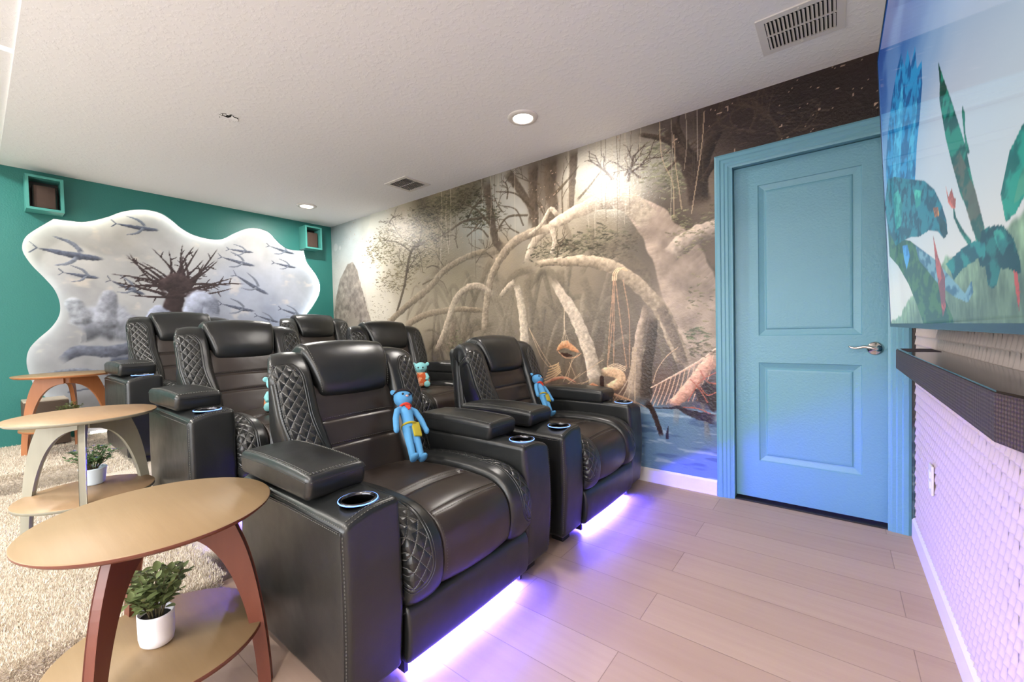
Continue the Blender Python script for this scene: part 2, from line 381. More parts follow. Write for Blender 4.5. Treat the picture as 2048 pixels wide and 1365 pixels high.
# ------------------------------------------------------------------ picture data (metres on the wall / panel / screen)
MURAL_STROKES=[((128,116,100),0.5,0.15,0.55,[(2.683,1.734,0.0345),(2.535,1.486,0.0355),(2.378,1.225,0.0366),(2.264,0.875,0.0375)]),
((128,116,100),0.5,0.15,0.55,[(3.144,1.596,0.048),(3.06,1.426,0.0488),(3.134,1.194,0.0484),(3.224,0.952,0.0479)]),
((128,116,100),0.5,0.15,0.55,[(3.386,1.569,0.0459),(3.381,1.339,0.0462),(3.321,1.109,0.0469)]),
((128,116,100),0.5,0.15,0.55,[(3.574,1.474,0.0444),(3.667,1.246,0.0438),(3.789,1.025,0.0429)]),
((128,116,100),0.5,0.15,0.55,[(3.827,1.449,0.0352),(3.913,1.302,0.0347),(3.969,1.161,0.0344)]),
((128,116,100),0.5,0.15,0.55,[(2.785,1.38,0.0427),(2.919,1.538,0.0416),(3.143,1.58,0.04)]),
((128,116,100),0.5,0.15,0.55,[(3.643,1.671,0.0582),(3.83,1.646,0.0561),(4.03,1.483,0.054),(4.11,1.342,0.0532)]),
((128,116,100),0.5,0.15,0.55,[(2.949,1.866,0.0247),(2.729,1.762,0.0257),(2.242,1.752,0.0278),(1.848,1.642,0.0295)]),
((128,116,100),0.5,0.15,0.55,[(3.412,1.946,0.0302),(3.478,1.754,0.03),(3.508,1.54,0.0299)]),
((128,116,100),0.5,0.15,0.55,[(3.679,1.84,0.0259),(3.642,1.613,0.0262),(3.557,1.475,0.0267)]),
((128,116,100),0.5,0.15,0.55,[(1.84,1.445,0.0356),(1.649,1.254,0.0367),(1.381,1.054,0.0382)]),
((128,116,100),0.5,0.15,0.55,[(2.71,1.142,0.0261),(2.423,1.078,0.0273),(2.213,0.931,0.0283)]),
((128,116,100),0.5,0.15,0.55,[(3.176,1.353,0.0319),(3.396,1.199,0.0308),(3.55,1.133,0.0299),(3.792,1.182,0.0285),(3.968,1.147,0.0275)]),
((128,116,100),0.5,0.15,0.55,[(4.062,1.775,0.04),(3.977,1.68,0.0408),(3.861,1.697,0.0418),(3.768,1.569,0.0427)]),
((104,91,78),0.4,0.3,0.85,[(2.635,2.435,0.0601),(2.673,2.15,0.0486),(2.732,1.865,0.0484),(2.84,1.765,0.0588)]),
((104,91,78),0.4,0.3,0.85,[(2.859,2.448,0.0496),(3.021,2.229,0.0431),(3.116,2.064,0.0372),(3.102,1.907,0.032)]),
((104,91,78),0.4,0.3,0.85,[(3.146,2.455,0.0629),(3.139,2.187,0.0454),(3.152,1.93,0.0402),(3.07,1.815,0.0484)]),
((104,91,78),0.4,0.3,0.85,[(3.316,2.457,0.0839),(3.301,2.199,0.064),(3.333,2.022,0.0587),(3.283,1.846,0.0698)]),
((104,91,78),0.4,0.3,0.85,[(3.527,2.458,0.044),(3.504,2.198,0.037),(3.482,1.934,0.0299)]),
((98,86,70),0.4,0.2,0.8,[(2.671,2.082,0.0172),(2.358,2.102,0.0145),(2.118,2.032,0.0113),(1.861,1.975,0.0078)]),
((98,86,70),0.4,0.2,0.8,[(2.734,1.933,0.0119),(2.869,2.045,0.0116),(3.076,2.024,0.0112)]),
((98,86,70),0.4,0.2,0.8,[(2.668,2.013,0.0138),(2.509,2.182,0.0097),(2.313,2.275,0.0054)]),
((98,86,70),0.4,0.2,0.8,[(2.642,1.913,0.0121),(2.551,1.998,0.0083),(2.331,2.052,0.0045)]),
((98,86,70),0.4,0.2,0.8,[(3.136,2.061,0.0127),(2.959,2.226,0.009),(2.745,2.29,0.0051)]),
((98,86,70),0.4,0.2,0.8,[(3.308,2.12,0.02),(3.435,2.199,0.0127),(3.574,2.313,0.0058)]),
((98,86,70),0.4,0.2,0.8,[(3.033,1.95,0.0097),(2.955,2.096,0.007),(2.785,2.162,0.0042)]),
((98,86,70),0.4,0.2,0.8,[(3.535,2.043,0.0147),(3.652,2.134,0.0094),(3.749,2.226,0.0042)]),
((98,86,70),0.4,0.2,0.8,[(1.862,1.994,0.0254),(1.584,1.933,0.0237),(1.437,1.556,0.0216),(1.251,1.206,0.0194)]),
((98,86,70),0.4,0.2,0.8,[(1.583,1.913,0.0122),(1.359,2.048,0.0084),(1.116,2.105,0.0043)]),
((98,86,70),0.4,0.2,0.8,[(1.678,1.941,0.012),(1.749,2.15,0.0079),(1.63,2.271,0.004)]),
((98,86,70),0.4,0.2,0.8,[(2.09,1.998,0.0113),(1.984,2.168,0.0076),(2.046,2.31,0.0038)]),
((84,70,62),0.3,0.3,1,[(4.416,1.813,0.08),(4.394,2.015,0.0678),(4.313,2.223,0.0583),(4.215,2.416,0.0509)]),
((80,67,60),0.3,0.3,1,[(4.41,1.888,0.0554),(4.448,2.124,0.0455),(4.539,2.302,0.0355)]),
((96,82,72),0.3,0.3,1,[(4.372,2.132,0.0284),(4.227,2.298,0.0216),(4.016,2.406,0.0146)]),
((82,68,60),0.3,0.3,1,[(4.429,1.97,0.0245),(4.498,2.074,0.021),(4.543,2.099,0.0178)]),
((92,78,70),0.3,0.3,1,[(4.349,2.2,0.0186),(4.29,2.38,0.0144),(4.303,2.464,0.01)]),
((172,153,138),0.1,0.4,1,[(3.924,1.963,0.0615),(4.103,1.807,0.1122),(4.23,1.591,0.1483),(4.327,1.35,0.1776),(4.42,1.08,0.2123),(4.542,0.797,0.2442)]),
((182,165,150),0.15,0.35,1,[(4.217,1.541,0.0583),(4.305,1.606,0.0697),(4.426,1.663,0.0616),(4.561,1.689,0.0597)]),
((186,170,150),0.15,0.3,1,[(3.045,1.607,0.0293),(3.149,1.803,0.0398),(3.358,1.91,0.0459),(3.584,1.974,0.0556),(3.806,1.994,0.063),(3.981,1.924,0.0743),(4.115,1.765,0.0791)]),
((168,152,132),0.2,0.3,1,[(3.302,1.889,0.0386),(3.071,1.863,0.0432),(2.862,1.779,0.0459),(2.677,1.561,0.0444),(2.599,1.287,0.0406),(2.563,1.039,0.0356)]),
((188,172,152),0.2,0.3,1,[(3.377,1.953,0.0228),(3.306,2.028,0.0205),(3.21,1.92,0.0183),(3.071,1.847,0.0161)]),
((190,174,154),0.2,0.25,1,[(3.303,1.904,0.0278),(3.336,1.775,0.0215),(3.297,1.657,0.0155)]),
((150,136,116),0.2,0.3,1,[(1.107,1.167,0.0395),(1.494,1.365,0.0424),(1.843,1.524,0.0426),(2.078,1.677,0.0388),(2.397,1.77,0.0325),(2.662,1.789,0.026)]),
((150,134,114),0.2,0.35,1,[(1.418,1.137,0.0422),(1.772,1.249,0.0374),(2.225,1.284,0.0306),(2.598,1.255,0.0229)]),
((184,168,148),0.2,0.3,1,[(1.904,0.85,0.0396),(2.055,1.084,0.0408),(2.202,1.364,0.0405),(2.362,1.473,0.0372),(2.534,1.477,0.0334),(2.695,1.386,0.0295)]),
((140,126,110),0.3,0.2,1,[(2.102,0.853,0.0538),(2.164,1.044,0.0474),(2.196,1.213,0.0414)]),
((200,184,162),0.2,0.35,1,[(2.938,1.486,0.0332),(2.995,1.266,0.0418),(3.019,1.034,0.0473),(3.025,0.869,0.0496)]),
((186,170,150),0.3,0.3,1,[(2.762,1.364,0.0257),(2.852,1.443,0.0295),(2.938,1.486,0.0332)]),
((176,158,136),0.12,0.4,1,[(3.125,1.614,0.0241),(3.422,1.603,0.0391),(3.674,1.566,0.0472),(3.872,1.48,0.0508),(4.028,1.348,0.0522),(4.161,1.192,0.0522),(4.236,1.02,0.054),(4.321,0.807,0.0578)]),
((204,186,166),0.12,0.4,1,[(3.308,1.474,0.0291),(3.385,1.352,0.0403),(3.449,1.261,0.0484),(3.542,1.097,0.0533),(3.631,0.874,0.0564),(3.677,0.627,0.0598)]),
((138,122,108),0.3,0.3,1,[(4.15,1.239,0.0412),(4.244,1.015,0.0365),(4.327,0.79,0.032)]),
((96,82,72),0.15,0.2,1,[(4.116,1.166,0.0333),(4.096,0.966,0.0378),(4.059,0.763,0.0425),(4.056,0.516,0.047)]),
((172,152,134),0.15,0.35,1,[(4.075,1.235,0.0293),(4.02,1.034,0.0341),(3.99,0.803,0.0387),(3.951,0.541,0.0654)]),
((196,172,146),0.3,0.1,1,[(3.967,0.932,0.0043),(3.93,0.714,0.0044),(3.79,0.5,0.0045)]),
((196,172,146),0.3,0.1,1,[(3.975,0.932,0.0043),(3.946,0.715,0.0044),(3.853,0.506,0.0045)]),
((196,172,146),0.3,0.1,1,[(3.983,0.932,0.0043),(3.962,0.715,0.0043),(3.914,0.511,0.0044)]),
((196,172,146),0.3,0.1,1,[(3.991,0.932,0.0043),(3.978,0.716,0.0043),(3.974,0.517,0.0043)]),
((206,160,128),0.3,0,0.8,[(3.838,1.486,0.0039),(3.799,1.144,0.004),(3.768,0.777,0.0041)]),
((206,160,128),0.3,0,0.8,[(3.835,1.46,0.0039),(3.827,1.108,0.004),(3.818,0.797,0.004)]),
((206,160,128),0.3,0,0.8,[(3.841,1.433,0.0039),(3.874,1.142,0.0039),(3.918,0.783,0.0039)]),
((206,160,128),0.3,0,0.8,[(3.828,1.443,0.004),(3.812,1.108,0.004),(3.779,0.841,0.004)]),
((206,160,128),0.3,0,0.8,[(3.901,1.41,0.0039),(3.942,1.139,0.0039),(3.937,0.792,0.0039)]),
((226,196,158),0.2,0.2,1,[(3.822,1.417,0.0048),(3.828,1.47,0.0048),(3.87,1.5,0.0048),(3.92,1.477,0.0047)]),
((226,196,158),0.2,0.2,1,[(3.836,1.416,0.0048),(3.843,1.468,0.0048),(3.885,1.499,0.0048),(3.928,1.477,0.0047)]),
((226,196,158),0.2,0.2,1,[(3.849,1.415,0.0048),(3.858,1.467,0.0048),(3.9,1.497,0.0048),(3.935,1.476,0.0047)]),
((222,156,112),0.2,0.3,1,[(3.332,0.888,0.0039),(3.376,0.937,0.0242),(3.426,0.952,0.0336),(3.485,0.919,0.0237),(3.554,0.882,0.0038)]),
((92,66,56),0.2,0,1,[(3.369,0.879,0.0097),(3.424,0.868,0.0163),(3.484,0.864,0.0067)]),
((236,176,136),0.2,0,1,[(3.352,0.893,0.0034),(3.418,0.846,0.0034),(3.505,0.853,0.0033),(3.554,0.882,0.0033)]),
((214,190,160),0.3,0,0.8,[(3.376,0.947,0.0024),(3.412,1.081,0.0024),(3.414,1.244,0.0024)]),
((214,190,160),0.3,0,0.8,[(3.398,0.947,0.0024),(3.412,1.081,0.0024),(3.414,1.244,0.0024)]),
((214,190,160),0.3,0,0.8,[(3.426,0.947,0.0024),(3.412,1.081,0.0024),(3.414,1.244,0.0024)]),
((214,190,160),0.3,0,0.8,[(3.459,0.947,0.0024),(3.412,1.081,0.0024),(3.414,1.244,0.0024)]),
((226,184,146),0.15,0.3,1,[(3.709,0.739,0.0274),(3.787,0.751,0.0377),(3.862,0.728,0.0425),(3.866,0.684,0.0425),(3.785,0.634,0.0378),(3.737,0.64,0.0273)]),
((84,60,54),0.2,0,1,[(3.723,0.703,0.0182),(3.725,0.648,0.0182)]),
((214,146,112),0.2,0.3,1,[(3.6,0.603,0.014),(3.647,0.644,0.017),(3.707,0.62,0.0168),(3.765,0.597,0.0136)]),
((228,178,142),0.3,0,0.9,[(3.756,0.614,0.0027),(3.765,0.57,0.0027),(3.744,0.486,0.0027)]),
((228,178,142),0.3,0,0.9,[(3.756,0.614,0.0027),(3.789,0.568,0.0027),(3.784,0.49,0.0027)]),
((228,178,142),0.3,0,0.9,[(3.756,0.614,0.0027),(3.812,0.566,0.0027),(3.825,0.494,0.0027)]),
((228,178,142),0.3,0,0.9,[(3.756,0.614,0.0027),(3.836,0.565,0.0027),(3.864,0.498,0.0027)]),
((228,178,142),0.3,0,0.9,[(3.756,0.614,0.0027),(3.859,0.563,0.0027),(3.903,0.501,0.0026)]),
((228,178,142),0.3,0,0.9,[(3.756,0.614,0.0027),(3.883,0.561,0.0027),(3.941,0.505,0.0026)]),
((228,178,142),0.3,0,0.9,[(3.756,0.614,0.0027),(3.906,0.56,0.0026),(3.979,0.509,0.0026)]),
((228,178,142),0.3,0,0.9,[(3.756,0.614,0.0027),(3.928,0.558,0.0026),(4.016,0.512,0.0026)]),
((228,178,142),0.3,0,0.9,[(3.756,0.614,0.0027),(3.951,0.556,0.0026),(4.052,0.516,0.0026)]),
((226,196,164),0.3,0,1,[(3.769,0.795,0.0027),(3.836,0.811,0.0027),(3.909,0.793,0.0026)]),
((226,196,164),0.3,0,1,[(3.768,0.787,0.0027),(3.835,0.803,0.0027),(3.909,0.785,0.0026)]),
((226,196,164),0.3,0,1,[(3.768,0.779,0.0027),(3.835,0.795,0.0027),(3.909,0.777,0.0026)]),
((226,196,164),0.3,0,1,[(3.768,0.771,0.0027),(3.835,0.787,0.0027),(3.909,0.77,0.0026)]),
((226,196,164),0.3,0,1,[(3.768,0.763,0.0027),(3.835,0.779,0.0027),(3.909,0.762,0.0026)]),
((220,180,136),0.25,0.2,1,[(3.207,0.636,0.007),(3.302,0.681,0.0069),(3.371,0.733,0.0068)]),
((220,180,136),0.25,0.2,1,[(3.219,0.663,0.007),(3.309,0.703,0.0069),(3.367,0.747,0.0068)]),
((220,180,136),0.25,0.2,1,[(3.232,0.689,0.007),(3.316,0.725,0.0069),(3.363,0.76,0.0068)]),
((220,180,136),0.25,0.2,1,[(3.244,0.716,0.007),(3.324,0.747,0.0069),(3.359,0.774,0.0068)]),
((220,180,136),0.25,0.2,1,[(3.257,0.742,0.007),(3.331,0.769,0.0069),(3.354,0.787,0.0068)]),
((220,180,136),0.25,0.2,1,[(3.269,0.769,0.0069),(3.339,0.791,0.0068),(3.35,0.801,0.0068)]),
((222,150,118),0.2,0.3,1,[(3.194,0.615,0.005),(3.301,0.671,0.0148),(3.415,0.687,0.0116),(3.523,0.65,0.0038)]),
((222,190,152),0.3,0,0.8,[(3.071,1.079,0.0031),(3.281,0.779,0.003),(3.522,0.626,0.0028)]),
((222,190,152),0.3,0,0.8,[(3.071,1.089,0.0031),(3.176,0.866,0.003),(3.257,0.768,0.003)]),
((222,190,152),0.3,0,0.8,[(3.334,0.575,0.0029),(3.587,0.743,0.0028),(3.74,0.84,0.0027)]),
((222,190,152),0.3,0,0.8,[(3.392,0.657,0.0029),(3.484,0.833,0.0029),(3.527,0.872,0.0028)]),
((222,190,152),0.3,0,0.8,[(3.437,0.698,0.0029),(3.473,0.833,0.0029)]),
((222,190,152),0.3,0,0.8,[(3.502,0.701,0.0029),(3.451,0.813,0.0029)]),
((222,190,152),0.3,0,0.8,[(3.545,0.731,0.0028),(3.436,0.64,0.0029)]),
((222,190,152),0.3,0,0.8,[(3.628,0.689,0.0028),(3.39,0.55,0.0029)]),
((222,190,152),0.3,0,0.8,[(3.346,0.605,0.0029),(3.607,0.669,0.0028)]),
((234,190,168),0.2,0.2,1,[(4.092,0.655,0.0042),(4.304,0.781,0.0072),(4.41,0.849,0.0089),(4.511,0.928,0.0092)]),
((232,188,160),0.3,0,0.9,[(4.134,0.678,0.0033),(4.108,0.605,0.0034),(4.073,0.526,0.0034)]),
((232,188,160),0.3,0,0.9,[(4.166,0.697,0.0033),(4.14,0.619,0.0033),(4.104,0.532,0.0034)]),
((232,188,160),0.3,0,0.9,[(4.197,0.715,0.0033),(4.171,0.633,0.0033),(4.134,0.538,0.0034)]),
((232,188,160),0.3,0,0.9,[(4.228,0.733,0.0033),(4.203,0.647,0.0033),(4.164,0.545,0.0033)]),
((232,188,160),0.3,0,0.9,[(4.258,0.751,0.0033),(4.233,0.661,0.0033),(4.193,0.55,0.0033)]),
((232,188,160),0.3,0,0.9,[(4.288,0.769,0.0032),(4.263,0.674,0.0033),(4.222,0.556,0.0033)]),
((232,188,160),0.3,0,0.9,[(4.317,0.786,0.0032),(4.293,0.687,0.0032),(4.251,0.562,0.0033)]),
((232,188,160),0.3,0,0.9,[(4.347,0.803,0.0032),(4.323,0.7,0.0032),(4.279,0.568,0.0033)]),
((232,188,160),0.3,0,0.9,[(4.375,0.82,0.0032),(4.352,0.713,0.0032),(4.307,0.574,0.0032)]),
((232,188,160),0.3,0,0.9,[(4.404,0.837,0.0031),(4.38,0.726,0.0032),(4.335,0.579,0.0032)]),
((232,188,160),0.3,0,0.9,[(4.432,0.853,0.0031),(4.409,0.738,0.0031),(4.362,0.585,0.0032)]),
((232,188,160),0.3,0,0.9,[(4.459,0.869,0.0031),(4.437,0.751,0.0031),(4.389,0.59,0.0032)]),
((232,188,160),0.3,0,0.9,[(4.487,0.885,0.0031),(4.464,0.763,0.0031),(4.416,0.596,0.0032)]),
((214,180,150),0.3,0,1,[(4.105,0.689,0.0025),(4.136,0.783,0.0025),(4.202,0.876,0.0025),(4.274,0.934,0.0024)]),
((226,168,146),0.15,0.3,1,[(4.206,0.53,0.0289),(4.302,0.62,0.0404),(4.386,0.729,0.0435),(4.453,0.819,0.0437),(4.518,0.874,0.0459)]),
((74,50,52),0.1,0,1,[(4.378,0.618,0.0357),(4.466,0.64,0.0739),(4.523,0.668,0.0883)]),
((70,50,56),0.2,0,1,[(4.408,0.675,0.0118),(4.451,0.6,0.0234),(4.514,0.536,0.0347)]),
((196,110,92),0.25,0,1,[(4.332,0.582,0.0036),(4.408,0.715,0.0035),(4.51,0.782,0.0035)]),
((196,110,92),0.25,0,1,[(4.349,0.727,0.0036),(4.408,0.66,0.0035),(4.451,0.585,0.0035)]),
((196,110,92),0.25,0,1,[(4.409,0.786,0.0035),(4.452,0.717,0.0035),(4.516,0.706,0.0035)]),
((196,110,92),0.25,0,1,[(4.301,0.539,0.0036),(4.392,0.54,0.0036),(4.493,0.503,0.0035)]),
((196,110,92),0.25,0,1,[(4.401,0.691,0.0036),(4.451,0.632,0.0035),(4.516,0.66,0.0035)]),
((70,58,70),0.2,0,1,[(4.081,0.518,0.0042),(4.206,0.522,0.0066),(4.27,0.536,0.0139),(4.346,0.503,0.0241),(4.521,0.475,0.0385)]),
((84,68,62),0.15,0.3,1,[(4.039,0.557,0.03),(4.09,0.511,0.0212),(4.131,0.414,0.0185),(4.162,0.317,0.0168)]),
((62,58,66),0.2,0,1,[(4.195,0.322,0.0125),(4.2,0.372,0.0066),(4.204,0.398,0.0025)]),
((110,98,84),0.3,0,0.55,[(2.734,2.456,0.0034),(2.728,2.185,0.0034),(2.707,1.73,0.0034)]),
((206,192,172),0.3,0,0.55,[(2.139,2.457,0.0037),(2.107,2.163,0.0038),(2.134,1.824,0.0038)]),
((110,98,84),0.3,0,0.55,[(4.438,2.454,0.0024),(4.436,2.261,0.0024),(4.441,1.974,0.0024)]),
((110,98,84),0.3,0,0.55,[(2.447,2.456,0.0035),(2.443,2.171,0.0036),(2.441,1.73,0.0036)]),
((206,192,172),0.3,0,0.55,[(3.844,2.455,0.0028),(3.83,2.237,0.0028),(3.842,1.867,0.0028)]),
((110,98,84),0.3,0,0.55,[(2.005,2.457,0.0038),(2.01,2.15,0.0038),(1.97,1.583,0.0039)]),
((206,192,172),0.3,0,0.55,[(3.932,2.455,0.0027),(3.938,2.236,0.0027),(3.918,1.804,0.0027)]),
((206,192,172),0.3,0,0.55,[(4.339,2.455,0.0025),(4.344,2.254,0.0025),(4.325,2.078,0.0025)]),
((110,98,84),0.3,0,0.55,[(4.389,2.454,0.0024),(4.386,2.259,0.0025),(4.388,2.026,0.0025)]),
((110,98,84),0.3,0,0.55,[(3.166,2.456,0.0031),(3.155,2.205,0.0032),(3.152,1.789,0.0032)]),
((110,98,84),0.3,0,0.55,[(3.866,2.455,0.0027),(3.872,2.233,0.0027),(3.864,1.725,0.0028)]),
((110,98,84),0.3,0,0.55,[(2.49,2.456,0.0035),(2.494,2.172,0.0035),(2.483,1.557,0.0036)]),
((206,192,172),0.3,0,0.55,[(3.931,2.455,0.0027),(3.921,2.24,0.0027),(3.931,1.883,0.0027)]),
((110,98,84),0.3,0,0.55,[(2.131,2.457,0.0037),(2.135,2.156,0.0037),(2.137,1.905,0.0038)]),
((110,98,84),0.3,0,0.55,[(3.231,2.456,0.0031),(3.215,2.21,0.0031),(3.206,1.723,0.0032)]),
((206,192,172),0.3,0,0.55,[(2.057,2.457,0.0038),(2.051,2.154,0.0038),(1.998,1.592,0.0039)]),
((206,192,172),0.3,0,0.55,[(4.245,2.455,0.0025),(4.252,2.249,0.0025),(4.237,1.781,0.0026)]),
((206,192,172),0.3,0,0.55,[(2.182,2.457,0.0037),(2.176,2.16,0.0037),(2.135,1.864,0.0038)]),
((206,192,172),0.3,0,0.55,[(3.714,2.455,0.0028),(3.701,2.231,0.0028),(3.686,1.752,0.0029)]),
((110,98,84),0.3,0,0.55,[(4.378,2.454,0.0025),(4.383,2.256,0.0025),(4.37,1.975,0.0025)]),
((110,98,84),0.3,0,0.55,[(3.786,2.455,0.0028),(3.784,2.231,0.0028),(3.777,1.85,0.0028)]),
((206,192,172),0.3,0,0.55,[(3.475,2.455,0.003),(3.468,2.218,0.003),(3.472,1.96,0.003)]),
((206,192,172),0.3,0,0.55,[(4.409,2.454,0.0024),(4.408,2.259,0.0024),(4.407,2.121,0.0025)]),
((206,192,172),0.3,0,0.55,[(3.646,2.455,0.0029),(3.629,2.229,0.0029),(3.637,1.828,0.0029)]),
((110,98,84),0.3,0,0.55,[(3.75,2.455,0.0028),(3.745,2.23,0.0028),(3.747,1.944,0.0028)]),
((110,98,84),0.3,0,0.55,[(3.979,2.455,0.0027),(3.965,2.243,0.0027),(3.957,1.857,0.0027)]),
((206,192,172),0.3,0,0.55,[(2.776,2.456,0.0034),(2.766,2.187,0.0034),(2.762,1.859,0.0034)]),
((206,192,172),0.3,0,0.55,[(2.96,2.456,0.0032),(2.949,2.196,0.0033),(2.949,1.886,0.0033)]),
((206,192,172),0.3,0,0.55,[(4.046,2.455,0.0026),(4.032,2.246,0.0027),(4.039,1.842,0.0027)]),
((206,192,172),0.3,0,0.55,[(2.686,2.456,0.0034),(2.688,2.181,0.0034),(2.657,1.912,0.0035)]),
((110,98,84),0.3,0,0.55,[(3.899,2.455,0.0027),(3.886,2.239,0.0027),(3.886,1.968,0.0028)]),
((110,98,84),0.3,0,0.55,[(3.304,2.456,0.0031),(3.309,2.208,0.0031),(3.279,1.908,0.0031)]),
((110,98,84),0.3,0,0.55,[(4.252,2.455,0.0025),(4.249,2.253,0.0025),(4.241,2.075,0.0025)]),
((206,192,172),0.3,0,0.55,[(2.583,2.456,0.0035),(2.585,2.176,0.0035),(2.581,1.9,0.0035)]),
((208,182,150),0.3,0,0.8,[(4.171,2.443,0.0032),(4.187,2.194,0.0032),(4.254,2.01,0.0032),(4.258,1.792,0.0032)]),
((208,182,150),0.3,0,0.8,[(4.451,2.414,0.003),(4.431,2.189,0.003),(4.368,1.797,0.0031)]),
((208,182,150),0.3,0,0.8,[(4.265,2.325,0.0032),(4.269,2.172,0.0032),(4.286,2.015,0.0032),(4.308,1.834,0.0032)])]
MURAL_TONES=[(0.09,2.33,(168,186,192)),(0.29,1.75,(205,208,206)),(0.42,2.1,(190,204,208)),(0.9,2.32,(205,212,205)),(0.82,1.81,(222,216,203)),(0.99,1.34,(214,204,186)),(0.37,1.25,(165,155,145)),(1.39,2.13,(196,184,160)),(1.87,2.0,(160,148,122)),(1.37,1.65,(170,158,134)),(1.88,2.4,(120,112,88)),(2.37,2.39,(118,110,92)),(2.14,1.58,(150,140,118)),(1.76,1.2,(165,153,132)),(2.55,2.08,(165,170,165)),(2.95,2.09,(170,168,160)),(3.3,2.26,(120,108,96)),(2.77,1.69,(165,150,128)),(3.03,1.33,(158,145,124)),(2.45,0.99,(150,138,120)),(3.29,1.71,(172,158,136)),(3.65,2.25,(210,205,190)),(3.89,2.05,(224,218,200)),(3.69,1.77,(150,138,118)),(4.1,2.17,(170,165,150)),(4.03,1.68,(120,110,98)),(4.23,1.68,(105,92,82)),(3.55,1.29,(150,136,116)),(3.91,1.27,(132,118,104)),(3.27,0.91,(132,120,104)),(3.71,0.91,(128,114,100)),(4.02,0.92,(122,108,96)),(4.36,2.2,(120,108,100)),(4.48,2.35,(84,70,66)),(4.48,1.92,(140,124,108)),(4.27,2.55,(110,98,92)),(4.7,2.34,(76,62,58)),(4.94,2.31,(72,58,54)),(5.26,2.25,(72,56,52)),(5.32,2.08,(70,56,52)),(4.5,1.36,(130,112,98)),(4.47,1.08,(105,88,78)),(4.29,1.25,(170,152,138)),(3.9,0.63,(130,105,90)),(4.18,0.65,(125,100,88)),(3.5,0.68,(140,122,104)),(3.02,0.65,(135,122,106)),(4.08,0.47,(112,138,162)),(4.28,0.42,(96,120,148)),(4.46,0.41,(80,66,92)),(4.08,0.22,(110,150,180)),(4.4,0.21,(104,130,170)),(3.89,0.19,(110,150,175)),(-1.04,-0.59,(120,130,140)),(2.72,0.01,(110,140,160))]
MURAL_LEAVES=[(1.03,2.02,0.38,0.22,(112,104,76),0.6),(1.39,2.13,0.51,0.24,(118,108,80),0.55),(1.63,1.83,0.48,0.15,(120,112,86),0.5),(1.28,1.65,0.44,0.16,(124,114,88),0.5),(1.95,2.28,0.44,0.2,(86,84,58),0.6),(2.3,2.31,0.46,0.19,(84,82,60),0.6),(2.55,2.12,0.3,0.13,(94,92,68),0.5),(1.87,2.05,0.45,0.15,(100,96,72),0.5),(3.34,1.7,0.32,0.12,(112,108,90),0.35),(3.64,1.74,0.33,0.11,(110,106,86),0.4),(3.8,1.64,0.23,0.11,(96,92,76),0.4),(4.17,2.19,0.2,0.2,(150,150,120),0.4),(4.27,2.03,0.13,0.13,(140,140,112),0.4),(4.23,1.75,0.16,0.1,(140,138,104),0.35),(4.36,1.63,0.15,0.13,(138,134,100),0.3),(4.41,1.24,0.12,0.19,(120,118,84),0.25),(4.4,1.02,0.09,0.06,(104,116,84),0.35),(4.41,0.92,0.12,0.06,(96,92,70),0.3),(2.19,0.94,0.14,0.15,(130,136,104),0.5),(0.99,1.34,0.29,0.23,(140,128,100),0.4),(4.51,1.76,0.11,0.12,(120,116,92),0.3),(4.7,2.22,0.21,0.09,(96,82,76),0.2),(4.94,2.23,0.14,0.08,(104,90,82),0.15)]
MURAL_ROCK=[(-0.001,1.259),(0.063,1.512),(0.172,1.756),(0.353,1.923),(0.465,1.947),(0.566,1.839),(0.658,1.593),(0.73,1.411),(0.838,1.173),(0.602,1.149),(0.501,1.243),(0.443,1.366),(0.424,1.416),(0.359,1.247),(0.341,1.124),(-0.01,1.118)]
MURAL_ARC=[(0.875,2.448),(0.76,2.168),(0.701,1.825),(0.733,1.47),(0.812,1.232)]
OPENING_RIGHT=[(-2.411,2.077),(-2.328,2.079),(-2.226,2.088),(-2.096,2.15),(-1.982,2.226),(-1.85,2.273),(-1.726,2.272),(-1.637,2.225),(-1.558,2.157),(-1.463,2.106),(-1.334,2.084),(-1.212,2.099),(-1.099,2.176),(-0.981,2.247),(-0.878,2.275),(-0.754,2.253),(-0.629,2.137),(-0.515,2.087),(-0.354,2.095),(-0.317,1.955),(-0.215,1.819),(-0.165,1.696),(-0.185,1.567),(-0.272,1.415),(-0.36,1.298)]
OPENING_LEFT=[(-2.522,1.963),(-2.569,1.9),(-2.589,1.83),(-2.582,1.763),(-2.54,1.673),(-2.479,1.582),(-2.426,1.489),(-2.4,1.377),(-2.408,1.277),(-2.455,1.178),(-2.533,1.082),(-2.581,1.002),(-2.597,0.907),(-2.587,0.811),(-2.555,0.683),(-2.502,0.607),(-2.456,0.572)]
